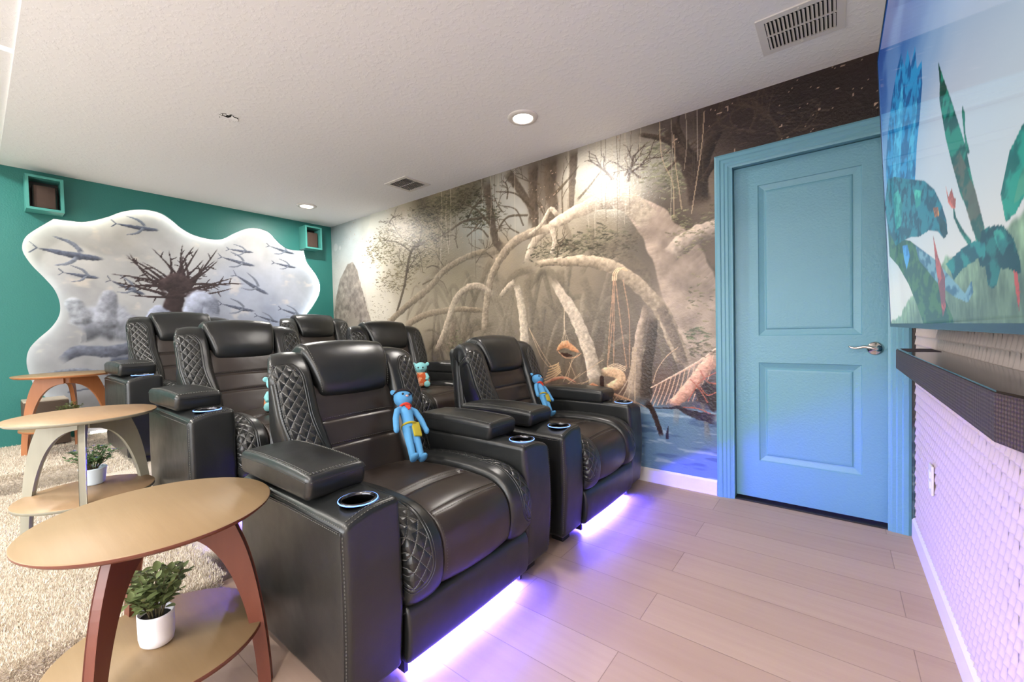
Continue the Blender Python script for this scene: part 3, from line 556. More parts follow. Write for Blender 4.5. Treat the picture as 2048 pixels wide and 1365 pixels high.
PANEL_STROKES=[((96,102,116),0.3,0.3,1,[(-2.521,1.837,0.0021),(-2.403,1.818,0.0214),(-2.278,1.798,0.0346),(-2.167,1.792,0.0258),(-2.097,1.791,0.0031)]),
((120,126,138),0.3,0.2,1,[(-2.24,1.819,0.0222),(-2.306,1.903,0.0187),(-2.425,1.95,0.0021)]),
((128,134,146),0.3,0.2,1,[(-2.27,1.791,0.0189),(-2.332,1.728,0.0155),(-2.42,1.702,0.0021)]),
((96,102,116),0.3,0,1,[(-2.506,1.835,0.0042),(-2.546,1.882,0.0021)]),
((96,102,116),0.3,0,1,[(-2.506,1.835,0.0042),(-2.551,1.792,0.0021)]),
((96,102,116),0.3,0.3,1,[(-2.374,1.649,0.0022),(-2.306,1.637,0.012),(-2.235,1.625,0.0191),(-2.174,1.621,0.0141),(-2.136,1.619,0.003)]),
((120,126,138),0.3,0.2,1,[(-2.214,1.636,0.0122),(-2.251,1.683,0.0104),(-2.319,1.712,0.0022)]),
((128,134,146),0.3,0.2,1,[(-2.231,1.621,0.0104),(-2.265,1.587,0.0086),(-2.315,1.573,0.0022)]),
((96,102,116),0.3,0,1,[(-2.365,1.648,0.0043),(-2.389,1.675,0.0022)]),
((96,102,116),0.3,0,1,[(-2.365,1.648,0.0043),(-2.392,1.624,0.0022)]),
((96,102,116),0.3,0.3,1,[(-2.029,2.124,0.0023),(-1.936,2.118,0.0151),(-1.839,2.112,0.0242),(-1.754,2.116,0.0179),(-1.701,2.12,0.0033)]),
((120,126,138),0.3,0.2,1,[(-1.81,2.13,0.0155),(-1.862,2.184,0.0132),(-1.955,2.21,0.0024)]),
((128,134,146),0.3,0.2,1,[(-1.833,2.108,0.0132),(-1.879,2.06,0.0109),(-1.948,2.036,0.0024)]),
((96,102,116),0.3,0,1,[(-2.017,2.124,0.0047),(-2.05,2.154,0.0023)]),
((96,102,116),0.3,0,1,[(-2.017,2.124,0.0047),(-2.053,2.09,0.0023)]),
((96,102,116),0.3,0.3,1,[(-1.208,1.926,0.0027),(-1.109,1.904,0.0141),(-1.007,1.881,0.0225),(-0.917,1.869,0.0166),(-0.861,1.864,0.0039)]),
((120,126,138),0.3,0.2,1,[(-0.975,1.892,0.0144),(-1.025,1.952,0.0122),(-1.122,1.994,0.0028)]),
((128,134,146),0.3,0.2,1,[(-1.001,1.876,0.0123),(-1.054,1.839,0.0101),(-1.129,1.828,0.0028)]),
((96,102,116),0.3,0,1,[(-1.195,1.923,0.0055),(-1.227,1.958,0.0027)]),
((96,102,116),0.3,0,1,[(-1.195,1.923,0.0055),(-1.235,1.898,0.0027)]),
((96,102,116),0.3,0.3,1,[(-1.134,2.018,0.0028),(-1.058,2.014,0.0102),(-0.981,2.01,0.0163),(-0.915,2.013,0.012),(-0.874,2.016,0.0039)]),
((120,126,138),0.3,0.2,1,[(-0.958,2.022,0.0104),(-1.0,2.058,0.0088),(-1.075,2.076,0.0028)]),
((128,134,146),0.3,0.2,1,[(-0.976,2.007,0.0089),(-1.013,1.975,0.0074),(-1.067,1.958,0.0028)]),
((96,102,116),0.3,0,1,[(-1.124,2.017,0.0055),(-1.151,2.038,0.0028)]),
((96,102,116),0.3,0,1,[(-1.124,2.017,0.0055),(-1.152,1.995,0.0028)]),
((96,102,116),0.3,0.3,1,[(-0.677,1.923,0.003),(-0.599,1.911,0.0101),(-0.518,1.899,0.0161),(-0.448,1.894,0.0118),(-0.405,1.892,0.0042)]),
((120,126,138),0.3,0.2,1,[(-0.493,1.908,0.0103),(-0.534,1.949,0.0087),(-0.611,1.975,0.003)]),
((128,134,146),0.3,0.2,1,[(-0.513,1.895,0.0088),(-0.553,1.867,0.0073),(-0.611,1.856,0.003)]),
((96,102,116),0.3,0,1,[(-0.667,1.922,0.006),(-0.694,1.945,0.003)]),
((96,102,116),0.3,0,1,[(-0.667,1.922,0.006),(-0.698,1.902,0.003)]),
((96,102,116),0.3,0.3,1,[(-0.727,2.114,0.003),(-0.639,2.094,0.0117),(-0.548,2.073,0.0187),(-0.468,2.061,0.0138),(-0.419,2.056,0.0041)]),
((120,126,138),0.3,0.2,1,[(-0.519,2.082,0.012),(-0.562,2.133,0.0102),(-0.646,2.169,0.003)]),
((128,134,146),0.3,0.2,1,[(-0.543,2.068,0.0102),(-0.592,2.038,0.0085),(-0.659,2.03,0.003)]),
((96,102,116),0.3,0,1,[(-0.715,2.112,0.0059),(-0.743,2.141,0.003)]),
((96,102,116),0.3,0,1,[(-0.715,2.112,0.0059),(-0.752,2.091,0.0029)]),
((96,102,116),0.3,0.3,1,[(-1.078,1.747,0.0028),(-0.979,1.685,0.0158),(-0.877,1.619,0.0252),(-0.785,1.571,0.0186),(-0.727,1.543,0.004)]),
((120,126,138),0.3,0.2,1,[(-0.84,1.619,0.0161),(-0.877,1.706,0.0137),(-0.968,1.79,0.0028)]),
((128,134,146),0.3,0.2,1,[(-0.872,1.611,0.0138),(-0.939,1.591,0.0113),(-1.02,1.608,0.0028)]),
((96,102,116),0.3,0,1,[(-1.065,1.74,0.0056),(-1.089,1.791,0.0028)]),
((96,102,116),0.3,0,1,[(-1.065,1.74,0.0056),(-1.114,1.727,0.0028)]),
((96,102,116),0.3,0.3,1,[(-1.225,1.426,0.0027),(-1.126,1.401,0.0139),(-1.024,1.374,0.0223),(-0.934,1.359,0.0164),(-0.879,1.352,0.0039)]),
((120,126,138),0.3,0.2,1,[(-0.992,1.384,0.0142),(-1.045,1.445,0.0121),(-1.142,1.49,0.0028)]),
((128,134,146),0.3,0.2,1,[(-1.018,1.369,0.0122),(-1.069,1.335,0.01),(-1.142,1.326,0.0028)]),
((96,102,116),0.3,0,1,[(-1.212,1.423,0.0055),(-1.245,1.458,0.0027)]),
((96,102,116),0.3,0,1,[(-1.212,1.423,0.0055),(-1.251,1.399,0.0027)]),
((96,102,116),0.3,0.3,1,[(-0.88,1.304,0.0029),(-0.807,1.279,0.01),(-0.731,1.253,0.0159),(-0.666,1.236,0.0117),(-0.625,1.227,0.004)]),
((120,126,138),0.3,0.2,1,[(-0.707,1.258,0.0101),(-0.744,1.305,0.0086),(-0.815,1.344,0.0029)]),
((128,134,146),0.3,0.2,1,[(-0.727,1.249,0.0087),(-0.767,1.227,0.0072),(-0.822,1.227,0.0029)]),
((96,102,116),0.3,0,1,[(-0.87,1.301,0.0058),(-0.894,1.328,0.0029)]),
((96,102,116),0.3,0,1,[(-0.87,1.301,0.0058),(-0.901,1.286,0.0029)]),
((96,102,116),0.3,0.3,1,[(-0.62,1.388,0.003),(-0.534,1.36,0.0112),(-0.446,1.331,0.0178),(-0.369,1.312,0.0131),(-0.321,1.302,0.0042)]),
((120,126,138),0.3,0.2,1,[(-0.418,1.336,0.0114),(-0.46,1.389,0.0097),(-0.542,1.433,0.0031)]),
((128,134,146),0.3,0.2,1,[(-0.441,1.326,0.0097),(-0.488,1.302,0.0081),(-0.553,1.301,0.0031)]),
((96,102,116),0.3,0,1,[(-0.608,1.385,0.0061),(-0.636,1.416,0.003)]),
((96,102,116),0.3,0,1,[(-0.608,1.385,0.0061),(-0.644,1.369,0.003)]),
((96,102,116),0.3,0.3,1,[(-2.081,1.609,0.0023),(-2.008,1.569,0.013),(-1.932,1.529,0.0208),(-1.866,1.5,0.0153),(-1.824,1.484,0.0033)]),
((120,126,138),0.3,0.2,1,[(-1.907,1.533,0.0133),(-1.939,1.598,0.0113),(-2.008,1.655,0.0023)]),
((128,134,146),0.3,0.2,1,[(-1.928,1.522,0.0113),(-1.972,1.499,0.0094),(-2.03,1.503,0.0023)]),
((96,102,116),0.3,0,1,[(-2.071,1.604,0.0046),(-2.092,1.643,0.0023)]),
((96,102,116),0.3,0,1,[(-2.071,1.604,0.0046),(-2.104,1.588,0.0023)]),
((74,64,66),0.2,0.2,1,[(-1.652,1.208,0.1262),(-1.634,1.36,0.0928),(-1.602,1.496,0.0764),(-1.571,1.6,0.0597)]),
((74,64,66),0.2,0.2,1,[(-1.54,1.49,0.0292),(-1.648,1.475,0.0151),(-1.755,1.469,0.0099),(-1.858,1.47,0.0065),(-1.96,1.479,0.004)]),
((74,64,66),0.2,0.1,1,[(-1.755,1.469,0.0074),(-1.778,1.419,0.0033)]),
((74,64,66),0.2,0.1,1,[(-1.858,1.47,0.0073),(-1.896,1.499,0.0032)]),
((74,64,66),0.2,0.2,1,[(-1.658,1.589,0.0285),(-1.739,1.585,0.0149),(-1.817,1.578,0.0098),(-1.892,1.568,0.0064),(-1.965,1.555,0.0039)]),
((74,64,66),0.2,0.1,1,[(-1.817,1.578,0.0073),(-1.846,1.533,0.0032)]),
((74,64,66),0.2,0.1,1,[(-1.892,1.568,0.0072),(-1.924,1.603,0.0032)]),
((74,64,66),0.2,0.2,1,[(-1.664,1.581,0.0285),(-1.761,1.58,0.0148),(-1.855,1.573,0.0097),(-1.945,1.559,0.0063),(-2.033,1.54,0.0039)]),
((74,64,66),0.2,0.1,1,[(-1.855,1.573,0.0073),(-1.884,1.611,0.0032)]),
((74,64,66),0.2,0.1,1,[(-1.945,1.559,0.0071),(-1.976,1.518,0.0032)]),
((74,64,66),0.2,0.2,1,[(-1.567,1.557,0.029),(-1.641,1.569,0.0152),(-1.715,1.572,0.01),(-1.789,1.567,0.0065),(-1.862,1.553,0.004)]),
((74,64,66),0.2,0.1,1,[(-1.715,1.572,0.0075),(-1.754,1.534,0.0033)]),
((74,64,66),0.2,0.1,1,[(-1.789,1.567,0.0074),(-1.827,1.529,0.0032)]),
((74,64,66),0.2,0.2,1,[(-1.64,1.589,0.0286),(-1.752,1.619,0.0148),(-1.862,1.641,0.0097),(-1.969,1.655,0.0063),(-2.074,1.662,0.0039)]),
((74,64,66),0.2,0.1,1,[(-1.862,1.641,0.0073),(-1.902,1.608,0.0032)]),
((74,64,66),0.2,0.1,1,[(-1.969,1.655,0.0071),(-2.008,1.623,0.0031)]),
((74,64,66),0.2,0.2,1,[(-1.638,1.482,0.0286),(-1.75,1.518,0.0148),(-1.858,1.548,0.0097),(-1.963,1.573,0.0063),(-2.066,1.593,0.0039)]),
((74,64,66),0.2,0.1,1,[(-1.858,1.548,0.0073),(-1.899,1.517,0.0032)]),
((74,64,66),0.2,0.1,1,[(-1.963,1.573,0.0071),(-1.979,1.62,0.0031)]),
((74,64,66),0.2,0.2,1,[(-1.624,1.568,0.0287),(-1.723,1.627,0.0149),(-1.812,1.695,0.0098),(-1.892,1.771,0.0064),(-1.964,1.856,0.0039)]),
((74,64,66),0.2,0.1,1,[(-1.812,1.695,0.0073),(-1.858,1.67,0.0032)]),
((74,64,66),0.2,0.1,1,[(-1.892,1.771,0.0072),(-1.901,1.821,0.0032)]),
((74,64,66),0.2,0.2,1,[(-1.619,1.519,0.0287),(-1.696,1.564,0.015),(-1.775,1.598,0.0098),(-1.856,1.624,0.0065),(-1.94,1.642,0.004)]),
((74,64,66),0.2,0.1,1,[(-1.775,1.598,0.0074),(-1.78,1.651,0.0033)]),
((74,64,66),0.2,0.1,1,[(-1.856,1.624,0.0073),(-1.902,1.604,0.0032)]),
((74,64,66),0.2,0.2,1,[(-1.665,1.509,0.0285),(-1.75,1.588,0.0148),(-1.824,1.675,0.0097),(-1.887,1.771,0.0064),(-1.94,1.875,0.004)]),
((74,64,66),0.2,0.1,1,[(-1.824,1.675,0.0073),(-1.872,1.66,0.0032)]),
((74,64,66),0.2,0.1,1,[(-1.887,1.771,0.0072),(-1.887,1.823,0.0032)]),
((74,64,66),0.2,0.2,1,[(-1.664,1.604,0.0285),(-1.731,1.674,0.0149),(-1.803,1.735,0.0098),(-1.882,1.787,0.0064),(-1.966,1.83,0.0039)]),
((74,64,66),0.2,0.1,1,[(-1.803,1.735,0.0073),(-1.852,1.729,0.0032)]),
((74,64,66),0.2,0.1,1,[(-1.882,1.787,0.0072),(-1.929,1.78,0.0032)]),
((74,64,66),0.2,0.2,1,[(-1.512,1.574,0.0293),(-1.573,1.675,0.0153),(-1.639,1.771,0.0101),(-1.707,1.86,0.0066),(-1.779,1.944,0.0041)]),
((74,64,66),0.2,0.1,1,[(-1.639,1.771,0.0076),(-1.619,1.825,0.0034)]),
((74,64,66),0.2,0.1,1,[(-1.707,1.86,0.0075),(-1.688,1.914,0.0033)]),
((74,64,66),0.2,0.2,1,[(-1.539,1.502,0.0292),(-1.599,1.594,0.0153),(-1.673,1.674,0.01),(-1.76,1.743,0.0066),(-1.859,1.799,0.004)]),
((74,64,66),0.2,0.1,1,[(-1.673,1.674,0.0075),(-1.723,1.679,0.0033)]),
((74,64,66),0.2,0.1,1,[(-1.76,1.743,0.0074),(-1.809,1.747,0.0033)]),
((74,64,66),0.2,0.2,1,[(-1.516,1.574,0.0293),(-1.542,1.676,0.0154),(-1.553,1.784,0.0103),(-1.548,1.898,0.0068),(-1.529,2.018,0.0043)]),
((74,64,66),0.2,0.1,1,[(-1.553,1.784,0.0077),(-1.603,1.797,0.0034)]),
((74,64,66),0.2,0.1,1,[(-1.548,1.898,0.0077),(-1.52,1.95,0.0034)]),
((74,64,66),0.2,0.2,1,[(-1.538,1.534,0.0292),(-1.546,1.625,0.0154),(-1.547,1.717,0.0103),(-1.542,1.811,0.0069),(-1.53,1.908,0.0043)]),
((74,64,66),0.2,0.1,1,[(-1.547,1.717,0.0077),(-1.51,1.763,0.0034)]),
((74,64,66),0.2,0.1,1,[(-1.542,1.811,0.0077),(-1.505,1.858,0.0034)]),
((74,64,66),0.2,0.2,1,[(-1.505,1.548,0.0294),(-1.514,1.627,0.0155),(-1.525,1.705,0.0103),(-1.539,1.782,0.0069),(-1.555,1.858,0.0043)]),
((74,64,66),0.2,0.1,1,[(-1.525,1.705,0.0077),(-1.57,1.731,0.0034)]),
((74,64,66),0.2,0.1,1,[(-1.539,1.782,0.0077),(-1.5,1.828,0.0035)]),
((74,64,66),0.2,0.2,1,[(-1.597,1.607,0.0289),(-1.577,1.707,0.0153),(-1.542,1.807,0.0103),(-1.493,1.908,0.0069),(-1.428,2.013,0.0044)]),
((74,64,66),0.2,0.1,1,[(-1.542,1.807,0.0077),(-1.578,1.843,0.0034)]),
((74,64,66),0.2,0.1,1,[(-1.493,1.908,0.0078),(-1.445,1.946,0.0035)]),
((74,64,66),0.2,0.2,1,[(-1.507,1.544,0.0294),(-1.496,1.633,0.0156),(-1.497,1.722,0.0104),(-1.508,1.812,0.0069),(-1.53,1.901,0.0043)]),
((74,64,66),0.2,0.1,1,[(-1.497,1.722,0.0078),(-1.448,1.756,0.0035)]),
((74,64,66),0.2,0.1,1,[(-1.508,1.812,0.0078),(-1.543,1.85,0.0034)]),
((74,64,66),0.2,0.2,1,[(-1.658,1.554,0.0285),(-1.639,1.648,0.0152),(-1.63,1.744,0.0101),(-1.632,1.841,0.0067),(-1.645,1.939,0.0042)]),
((74,64,66),0.2,0.1,1,[(-1.63,1.744,0.0076),(-1.659,1.785,0.0034)]),
((74,64,66),0.2,0.1,1,[(-1.632,1.841,0.0076),(-1.583,1.871,0.0034)]),
((74,64,66),0.2,0.2,1,[(-1.615,1.577,0.0288),(-1.56,1.679,0.0154),(-1.504,1.783,0.0104),(-1.449,1.89,0.007),(-1.393,2.0,0.0044)]),
((74,64,66),0.2,0.1,1,[(-1.504,1.783,0.0078),(-1.522,1.834,0.0034)]),
((74,64,66),0.2,0.1,1,[(-1.449,1.89,0.0078),(-1.467,1.941,0.0035)]),
((74,64,66),0.2,0.2,1,[(-1.51,1.535,0.0293),(-1.441,1.651,0.0157),(-1.37,1.77,0.0106),(-1.297,1.892,0.0072),(-1.223,2.017,0.0045)]),
((74,64,66),0.2,0.1,1,[(-1.37,1.77,0.008),(-1.312,1.785,0.0036)]),
((74,64,66),0.2,0.1,1,[(-1.297,1.892,0.0081),(-1.315,1.945,0.0036)]),
((74,64,66),0.2,0.2,1,[(-1.542,1.5,0.0292),(-1.49,1.581,0.0156),(-1.441,1.666,0.0105),(-1.395,1.754,0.007),(-1.352,1.845,0.0044)]),
((74,64,66),0.2,0.1,1,[(-1.441,1.666,0.0079),(-1.384,1.676,0.0035)]),
((74,64,66),0.2,0.1,1,[(-1.395,1.754,0.0079),(-1.408,1.808,0.0035)]),
((74,64,66),0.2,0.2,1,[(-1.552,1.58,0.0291),(-1.479,1.652,0.0156),(-1.406,1.727,0.0105),(-1.33,1.803,0.0071),(-1.253,1.883,0.0045)]),
((74,64,66),0.2,0.1,1,[(-1.406,1.727,0.0079),(-1.349,1.723,0.0036)]),
((74,64,66),0.2,0.1,1,[(-1.33,1.803,0.008),(-1.272,1.8,0.0036)]),
((74,64,66),0.2,0.2,1,[(-1.666,1.537,0.0285),(-1.584,1.61,0.0153),(-1.504,1.692,0.0104),(-1.427,1.783,0.007),(-1.353,1.883,0.0044)]),
((74,64,66),0.2,0.1,1,[(-1.504,1.692,0.0078),(-1.451,1.682,0.0035)]),
((74,64,66),0.2,0.1,1,[(-1.427,1.783,0.0079),(-1.372,1.773,0.0035)]),
((74,64,66),0.2,0.2,1,[(-1.557,1.569,0.0291),(-1.471,1.637,0.0156),(-1.387,1.713,0.0106),(-1.304,1.798,0.0072),(-1.223,1.891,0.0045)]),
((74,64,66),0.2,0.1,1,[(-1.387,1.713,0.0079),(-1.332,1.7,0.0036)]),
((74,64,66),0.2,0.1,1,[(-1.304,1.798,0.0081),(-1.248,1.785,0.0036)]),
((74,64,66),0.2,0.2,1,[(-1.526,1.526,0.0293),(-1.409,1.58,0.0158),(-1.279,1.619,0.0108),(-1.134,1.644,0.0074),(-0.972,1.652,0.0047)]),
((74,64,66),0.2,0.1,1,[(-1.279,1.619,0.0081),(-1.226,1.597,0.0036)]),
((74,64,66),0.2,0.1,1,[(-1.134,1.644,0.0083),(-1.115,1.703,0.0037)]),
((74,64,66),0.2,0.2,1,[(-1.533,1.491,0.0292),(-1.451,1.526,0.0157),(-1.367,1.562,0.0106),(-1.281,1.601,0.0072),(-1.192,1.64,0.0046)]),
((74,64,66),0.2,0.1,1,[(-1.367,1.562,0.008),(-1.341,1.617,0.0036)]),
((74,64,66),0.2,0.1,1,[(-1.281,1.601,0.0081),(-1.233,1.569,0.0036)]),
((74,64,66),0.2,0.2,1,[(-1.574,1.526,0.029),(-1.46,1.566,0.0157),(-1.341,1.61,0.0107),(-1.217,1.659,0.0073),(-1.088,1.713,0.0047)]),
((74,64,66),0.2,0.1,1,[(-1.341,1.61,0.008),(-1.296,1.576,0.0036)]),
((74,64,66),0.2,0.1,1,[(-1.217,1.659,0.0082),(-1.186,1.714,0.0037)]),
((74,64,66),0.2,0.2,1,[(-1.565,1.593,0.029),(-1.459,1.613,0.0157),(-1.348,1.625,0.0107),(-1.232,1.629,0.0073),(-1.111,1.623,0.0046)]),
((74,64,66),0.2,0.1,1,[(-1.348,1.625,0.008),(-1.312,1.675,0.0036)]),
((74,64,66),0.2,0.1,1,[(-1.232,1.629,0.0082),(-1.195,1.68,0.0037)]),
((74,64,66),0.2,0.2,1,[(-1.643,1.492,0.0286),(-1.52,1.494,0.0155),(-1.387,1.512,0.0106),(-1.244,1.547,0.0072),(-1.088,1.602,0.0047)]),
((74,64,66),0.2,0.1,1,[(-1.387,1.512,0.0079),(-1.341,1.551,0.0036)]),
((74,64,66),0.2,0.1,1,[(-1.244,1.547,0.0082),(-1.216,1.497,0.0036)]),
((74,64,66),0.2,0.2,1,[(-1.592,1.564,0.0289),(-1.519,1.565,0.0155),(-1.445,1.564,0.0105),(-1.369,1.56,0.0071),(-1.293,1.553,0.0045)]),
((74,64,66),0.2,0.1,1,[(-1.445,1.564,0.0079),(-1.4,1.604,0.0035)]),
((74,64,66),0.2,0.1,1,[(-1.369,1.56,0.008),(-1.323,1.6,0.0036)]),
((80,70,72),0.3,0.3,1,[(-1.719,1.573,0.0497),(-1.583,1.65,0.0766),(-1.46,1.573,0.0523)]),
((146,152,168),0.25,0.5,1,[(-1.47,1.277,0.1045),(-1.377,1.42,0.1504),(-1.322,1.279,0.0984)]),
((140,146,162),0.25,0.5,1,[(-1.782,1.224,0.0739),(-1.741,1.307,0.091),(-1.665,1.225,0.0672)]),
((140,144,154),0.35,0.4,1,[(-2.3,1.15,0.1106),(-2.115,1.239,0.1994),(-1.909,1.144,0.1281)]),
((150,154,162),0.4,0.4,1,[(-2.313,1.385,0.0661),(-2.265,1.268,0.0891)]),
((146,150,160),0.4,0.4,1,[(-2.085,1.47,0.0617),(-2.115,1.239,0.0997)]),
((104,108,120),0.3,0.3,1,[(-2.42,0.878,0.0288),(-2.306,0.973,0.0516),(-2.091,0.961,0.0579),(-1.878,0.999,0.0605),(-1.377,0.995,0.0798)]),
((86,92,108),0.3,0.2,1,[(-2.034,0.943,0.0781),(-1.996,0.688,0.1262),(-1.981,0.448,0.1268)]),
((120,124,134),0.4,0.2,1,[(-2.509,0.8,0.0141),(-2.26,0.806,0.0199),(-1.924,0.696,0.0213),(-1.388,0.658,0.0177)]),
((96,100,112),0.3,0,1,[(-2.368,0.626,0.0058),(-2.101,0.653,0.0124),(-1.927,0.616,0.0048)])]
SCREEN_SHAPES=[((58,96,52),(30,60,44),1.0,[(0.664,1.475),(0.876,1.362),(1.239,1.296),(1.493,1.226),(1.616,1.162),(1.688,1.105),(1.736,1.075),(1.752,1.051),(1.406,1.059),(1.307,1.114),(1.169,1.179),(0.945,1.256),(0.678,1.324)]),((112,150,166),(60,92,120),1.0,[(1.328,1.272),(1.584,1.203),(1.748,1.146),(1.839,1.114),(1.886,1.132),(1.893,1.113),(1.856,1.098),(1.761,1.112),(1.625,1.143),(1.378,1.225)]),((36,132,186),(18,84,140),1.0,[(0.706,1.555),(0.707,1.672),(0.85,1.755),(1.001,1.799),(1.155,1.817),(1.249,1.818),(1.296,1.753),(1.368,1.767),(1.402,1.705),(1.479,1.716),(1.487,1.658),(1.554,1.645),(1.546,1.595),(1.497,1.546),(1.436,1.502),(1.381,1.429),(1.215,1.446)]),((80,180,216),(40,130,180),0.8,[(0.895,1.562),(0.987,1.654),(1.115,1.712),(1.243,1.732),(1.245,1.667),(1.157,1.597),(1.094,1.508)]),((70,170,206),(30,110,160),0.8,[(1.249,1.465),(1.314,1.543),(1.402,1.603),(1.477,1.626),(1.457,1.568),(1.39,1.517),(1.34,1.441)]),((30,112,132),(16,58,82),1.0,[(0.751,1.601),(0.963,1.552),(1.273,1.459),(1.508,1.392),(1.622,1.343),(1.69,1.295),(1.725,1.259),(1.728,1.232),(1.687,1.231),(1.64,1.252),(1.54,1.272),(1.396,1.281),(1.267,1.302),(1.076,1.321),(0.902,1.331),(0.678,1.423),(0.591,1.542)]),((66,176,160),(30,120,120),0.8,[(0.902,1.507),(1.045,1.488),(1.117,1.424),(1.064,1.371),(0.924,1.38)]),((80,196,170),(40,140,130),0.8,[(1.353,1.411),(1.467,1.379),(1.439,1.352),(1.37,1.357)]),((214,150,60),(120,60,30),1.0,[(1.598,1.31),(1.652,1.3),(1.661,1.281),(1.612,1.286)]),((30,52,64),(16,34,44),1.0,[(1.651,1.283),(1.711,1.26),(1.732,1.231),(1.689,1.23),(1.658,1.251)]),((180,78,74),(120,50,60),1.0,[(1.583,1.256),(1.627,1.203),(1.685,1.156),(1.676,1.096),(1.646,1.077),(1.626,1.124),(1.597,1.185)]),((70,150,210),(40,110,180),1.0,[(1.07,1.306),(1.184,1.293),(1.224,1.255),(1.142,1.225),(1.096,1.263)]),((30,124,104),(14,66,58),1.0,[(1.721,1.56),(1.757,1.514),(1.816,1.443),(1.887,1.348),(1.921,1.282),(1.954,1.225),(1.975,1.195),(1.958,1.172),(1.931,1.18),(1.895,1.229),(1.838,1.284),(1.793,1.344),(1.753,1.403),(1.715,1.49),(1.726,1.514)]),((96,84,70),(40,70,62),0.85,[(1.793,1.344),(1.852,1.348),(1.933,1.264),(1.97,1.204),(1.951,1.175),(1.907,1.207),(1.854,1.275)]),((30,110,90),(20,70,60),1.0,[(1.883,1.411),(1.896,1.393),(1.893,1.362),(1.914,1.324),(1.892,1.331),(1.884,1.366),(1.877,1.401)]),((34,144,124),(16,92,84),1.0,[(2.05,1.228),(2.086,1.265),(2.092,1.27),(2.106,1.274),(2.141,1.285),(2.173,1.294),(2.208,1.254),(2.162,1.217),(2.103,1.194),(2.065,1.189)]),((90,150,120),(40,110,96),0.7,[(2.096,1.205),(2.117,1.229),(2.152,1.247),(2.165,1.232),(2.13,1.208)]),((28,104,102),(12,52,60),1.0,[(1.956,1.199),(2.012,1.196),(2.054,1.188),(2.09,1.166),(2.108,1.139),(2.109,1.124),(2.092,1.12),(2.075,1.131),(2.035,1.135),(2.016,1.116),(1.997,1.111),(1.974,1.119),(1.966,1.146),(1.94,1.148),(1.928,1.165)]),((60,170,150),(30,110,110),0.7,[(2.011,1.189),(2.043,1.185),(2.07,1.163),(2.048,1.15),(2.024,1.166)]),((34,124,124),(16,70,84),1.0,[(1.972,1.178),(1.918,1.19),(1.836,1.19),(1.698,1.179),(1.74,1.16),(1.758,1.142),(1.829,1.156),(1.928,1.161),(1.969,1.16)]),((40,116,100),(20,70,60),1.0,[(1.786,1.278),(1.804,1.248),(1.859,1.212),(1.901,1.192),(1.875,1.19),(1.824,1.22),(1.784,1.252)]),((206,104,90),(150,70,60),1.0,[(1.731,1.324),(1.752,1.296),(1.78,1.305),(1.796,1.283),(1.809,1.282),(1.8,1.265),(1.772,1.271),(1.746,1.288)]),((184,66,62),(120,50,50),1.0,[(2.084,1.127),(2.097,1.125),(2.103,1.101),(2.098,1.077),(2.092,1.089),(2.087,1.111)])]
SCREEN_HILLS=[(1.696,1.12),(1.817,1.096),(1.915,1.096),(2.02,1.109),(2.083,1.117),(2.15,1.12),(2.259,1.123)]

# ------------------------------------------------------------------ pictures painted on dense colour grids
def noise2(U, V, cell, seed, octaves=3, ax=1.0, ay=1.0):
    out = np.zeros_like(U); amp = 1.0; tot = 0
    rs = np.random.RandomState(seed)
    for o in range(octaves):
        g = rs.rand(257, 257); x = (U * ax / cell) % 256; y = (V * ay / cell) % 256
        xi = np.floor(x).astype(int); yi = np.floor(y).astype(int); fx = x - xi; fy = y - yi
        fx = fx * fx * (3 - 2 * fx); fy = fy * fy * (3 - 2 * fy)
        out += amp * ((g[yi, xi] * (1 - fx) + g[yi, xi + 1] * fx) * (1 - fy) + (g[yi + 1, xi] * (1 - fx) + g[yi + 1, xi + 1] * fx) * fy)
        tot += amp; amp *= .55; cell *= .5
    return out / tot

def smooth(a, b, x):
    t = np.clip((x - a) / (b - a + 1e-9), 0, 1); return t * t * (3 - 2 * t)

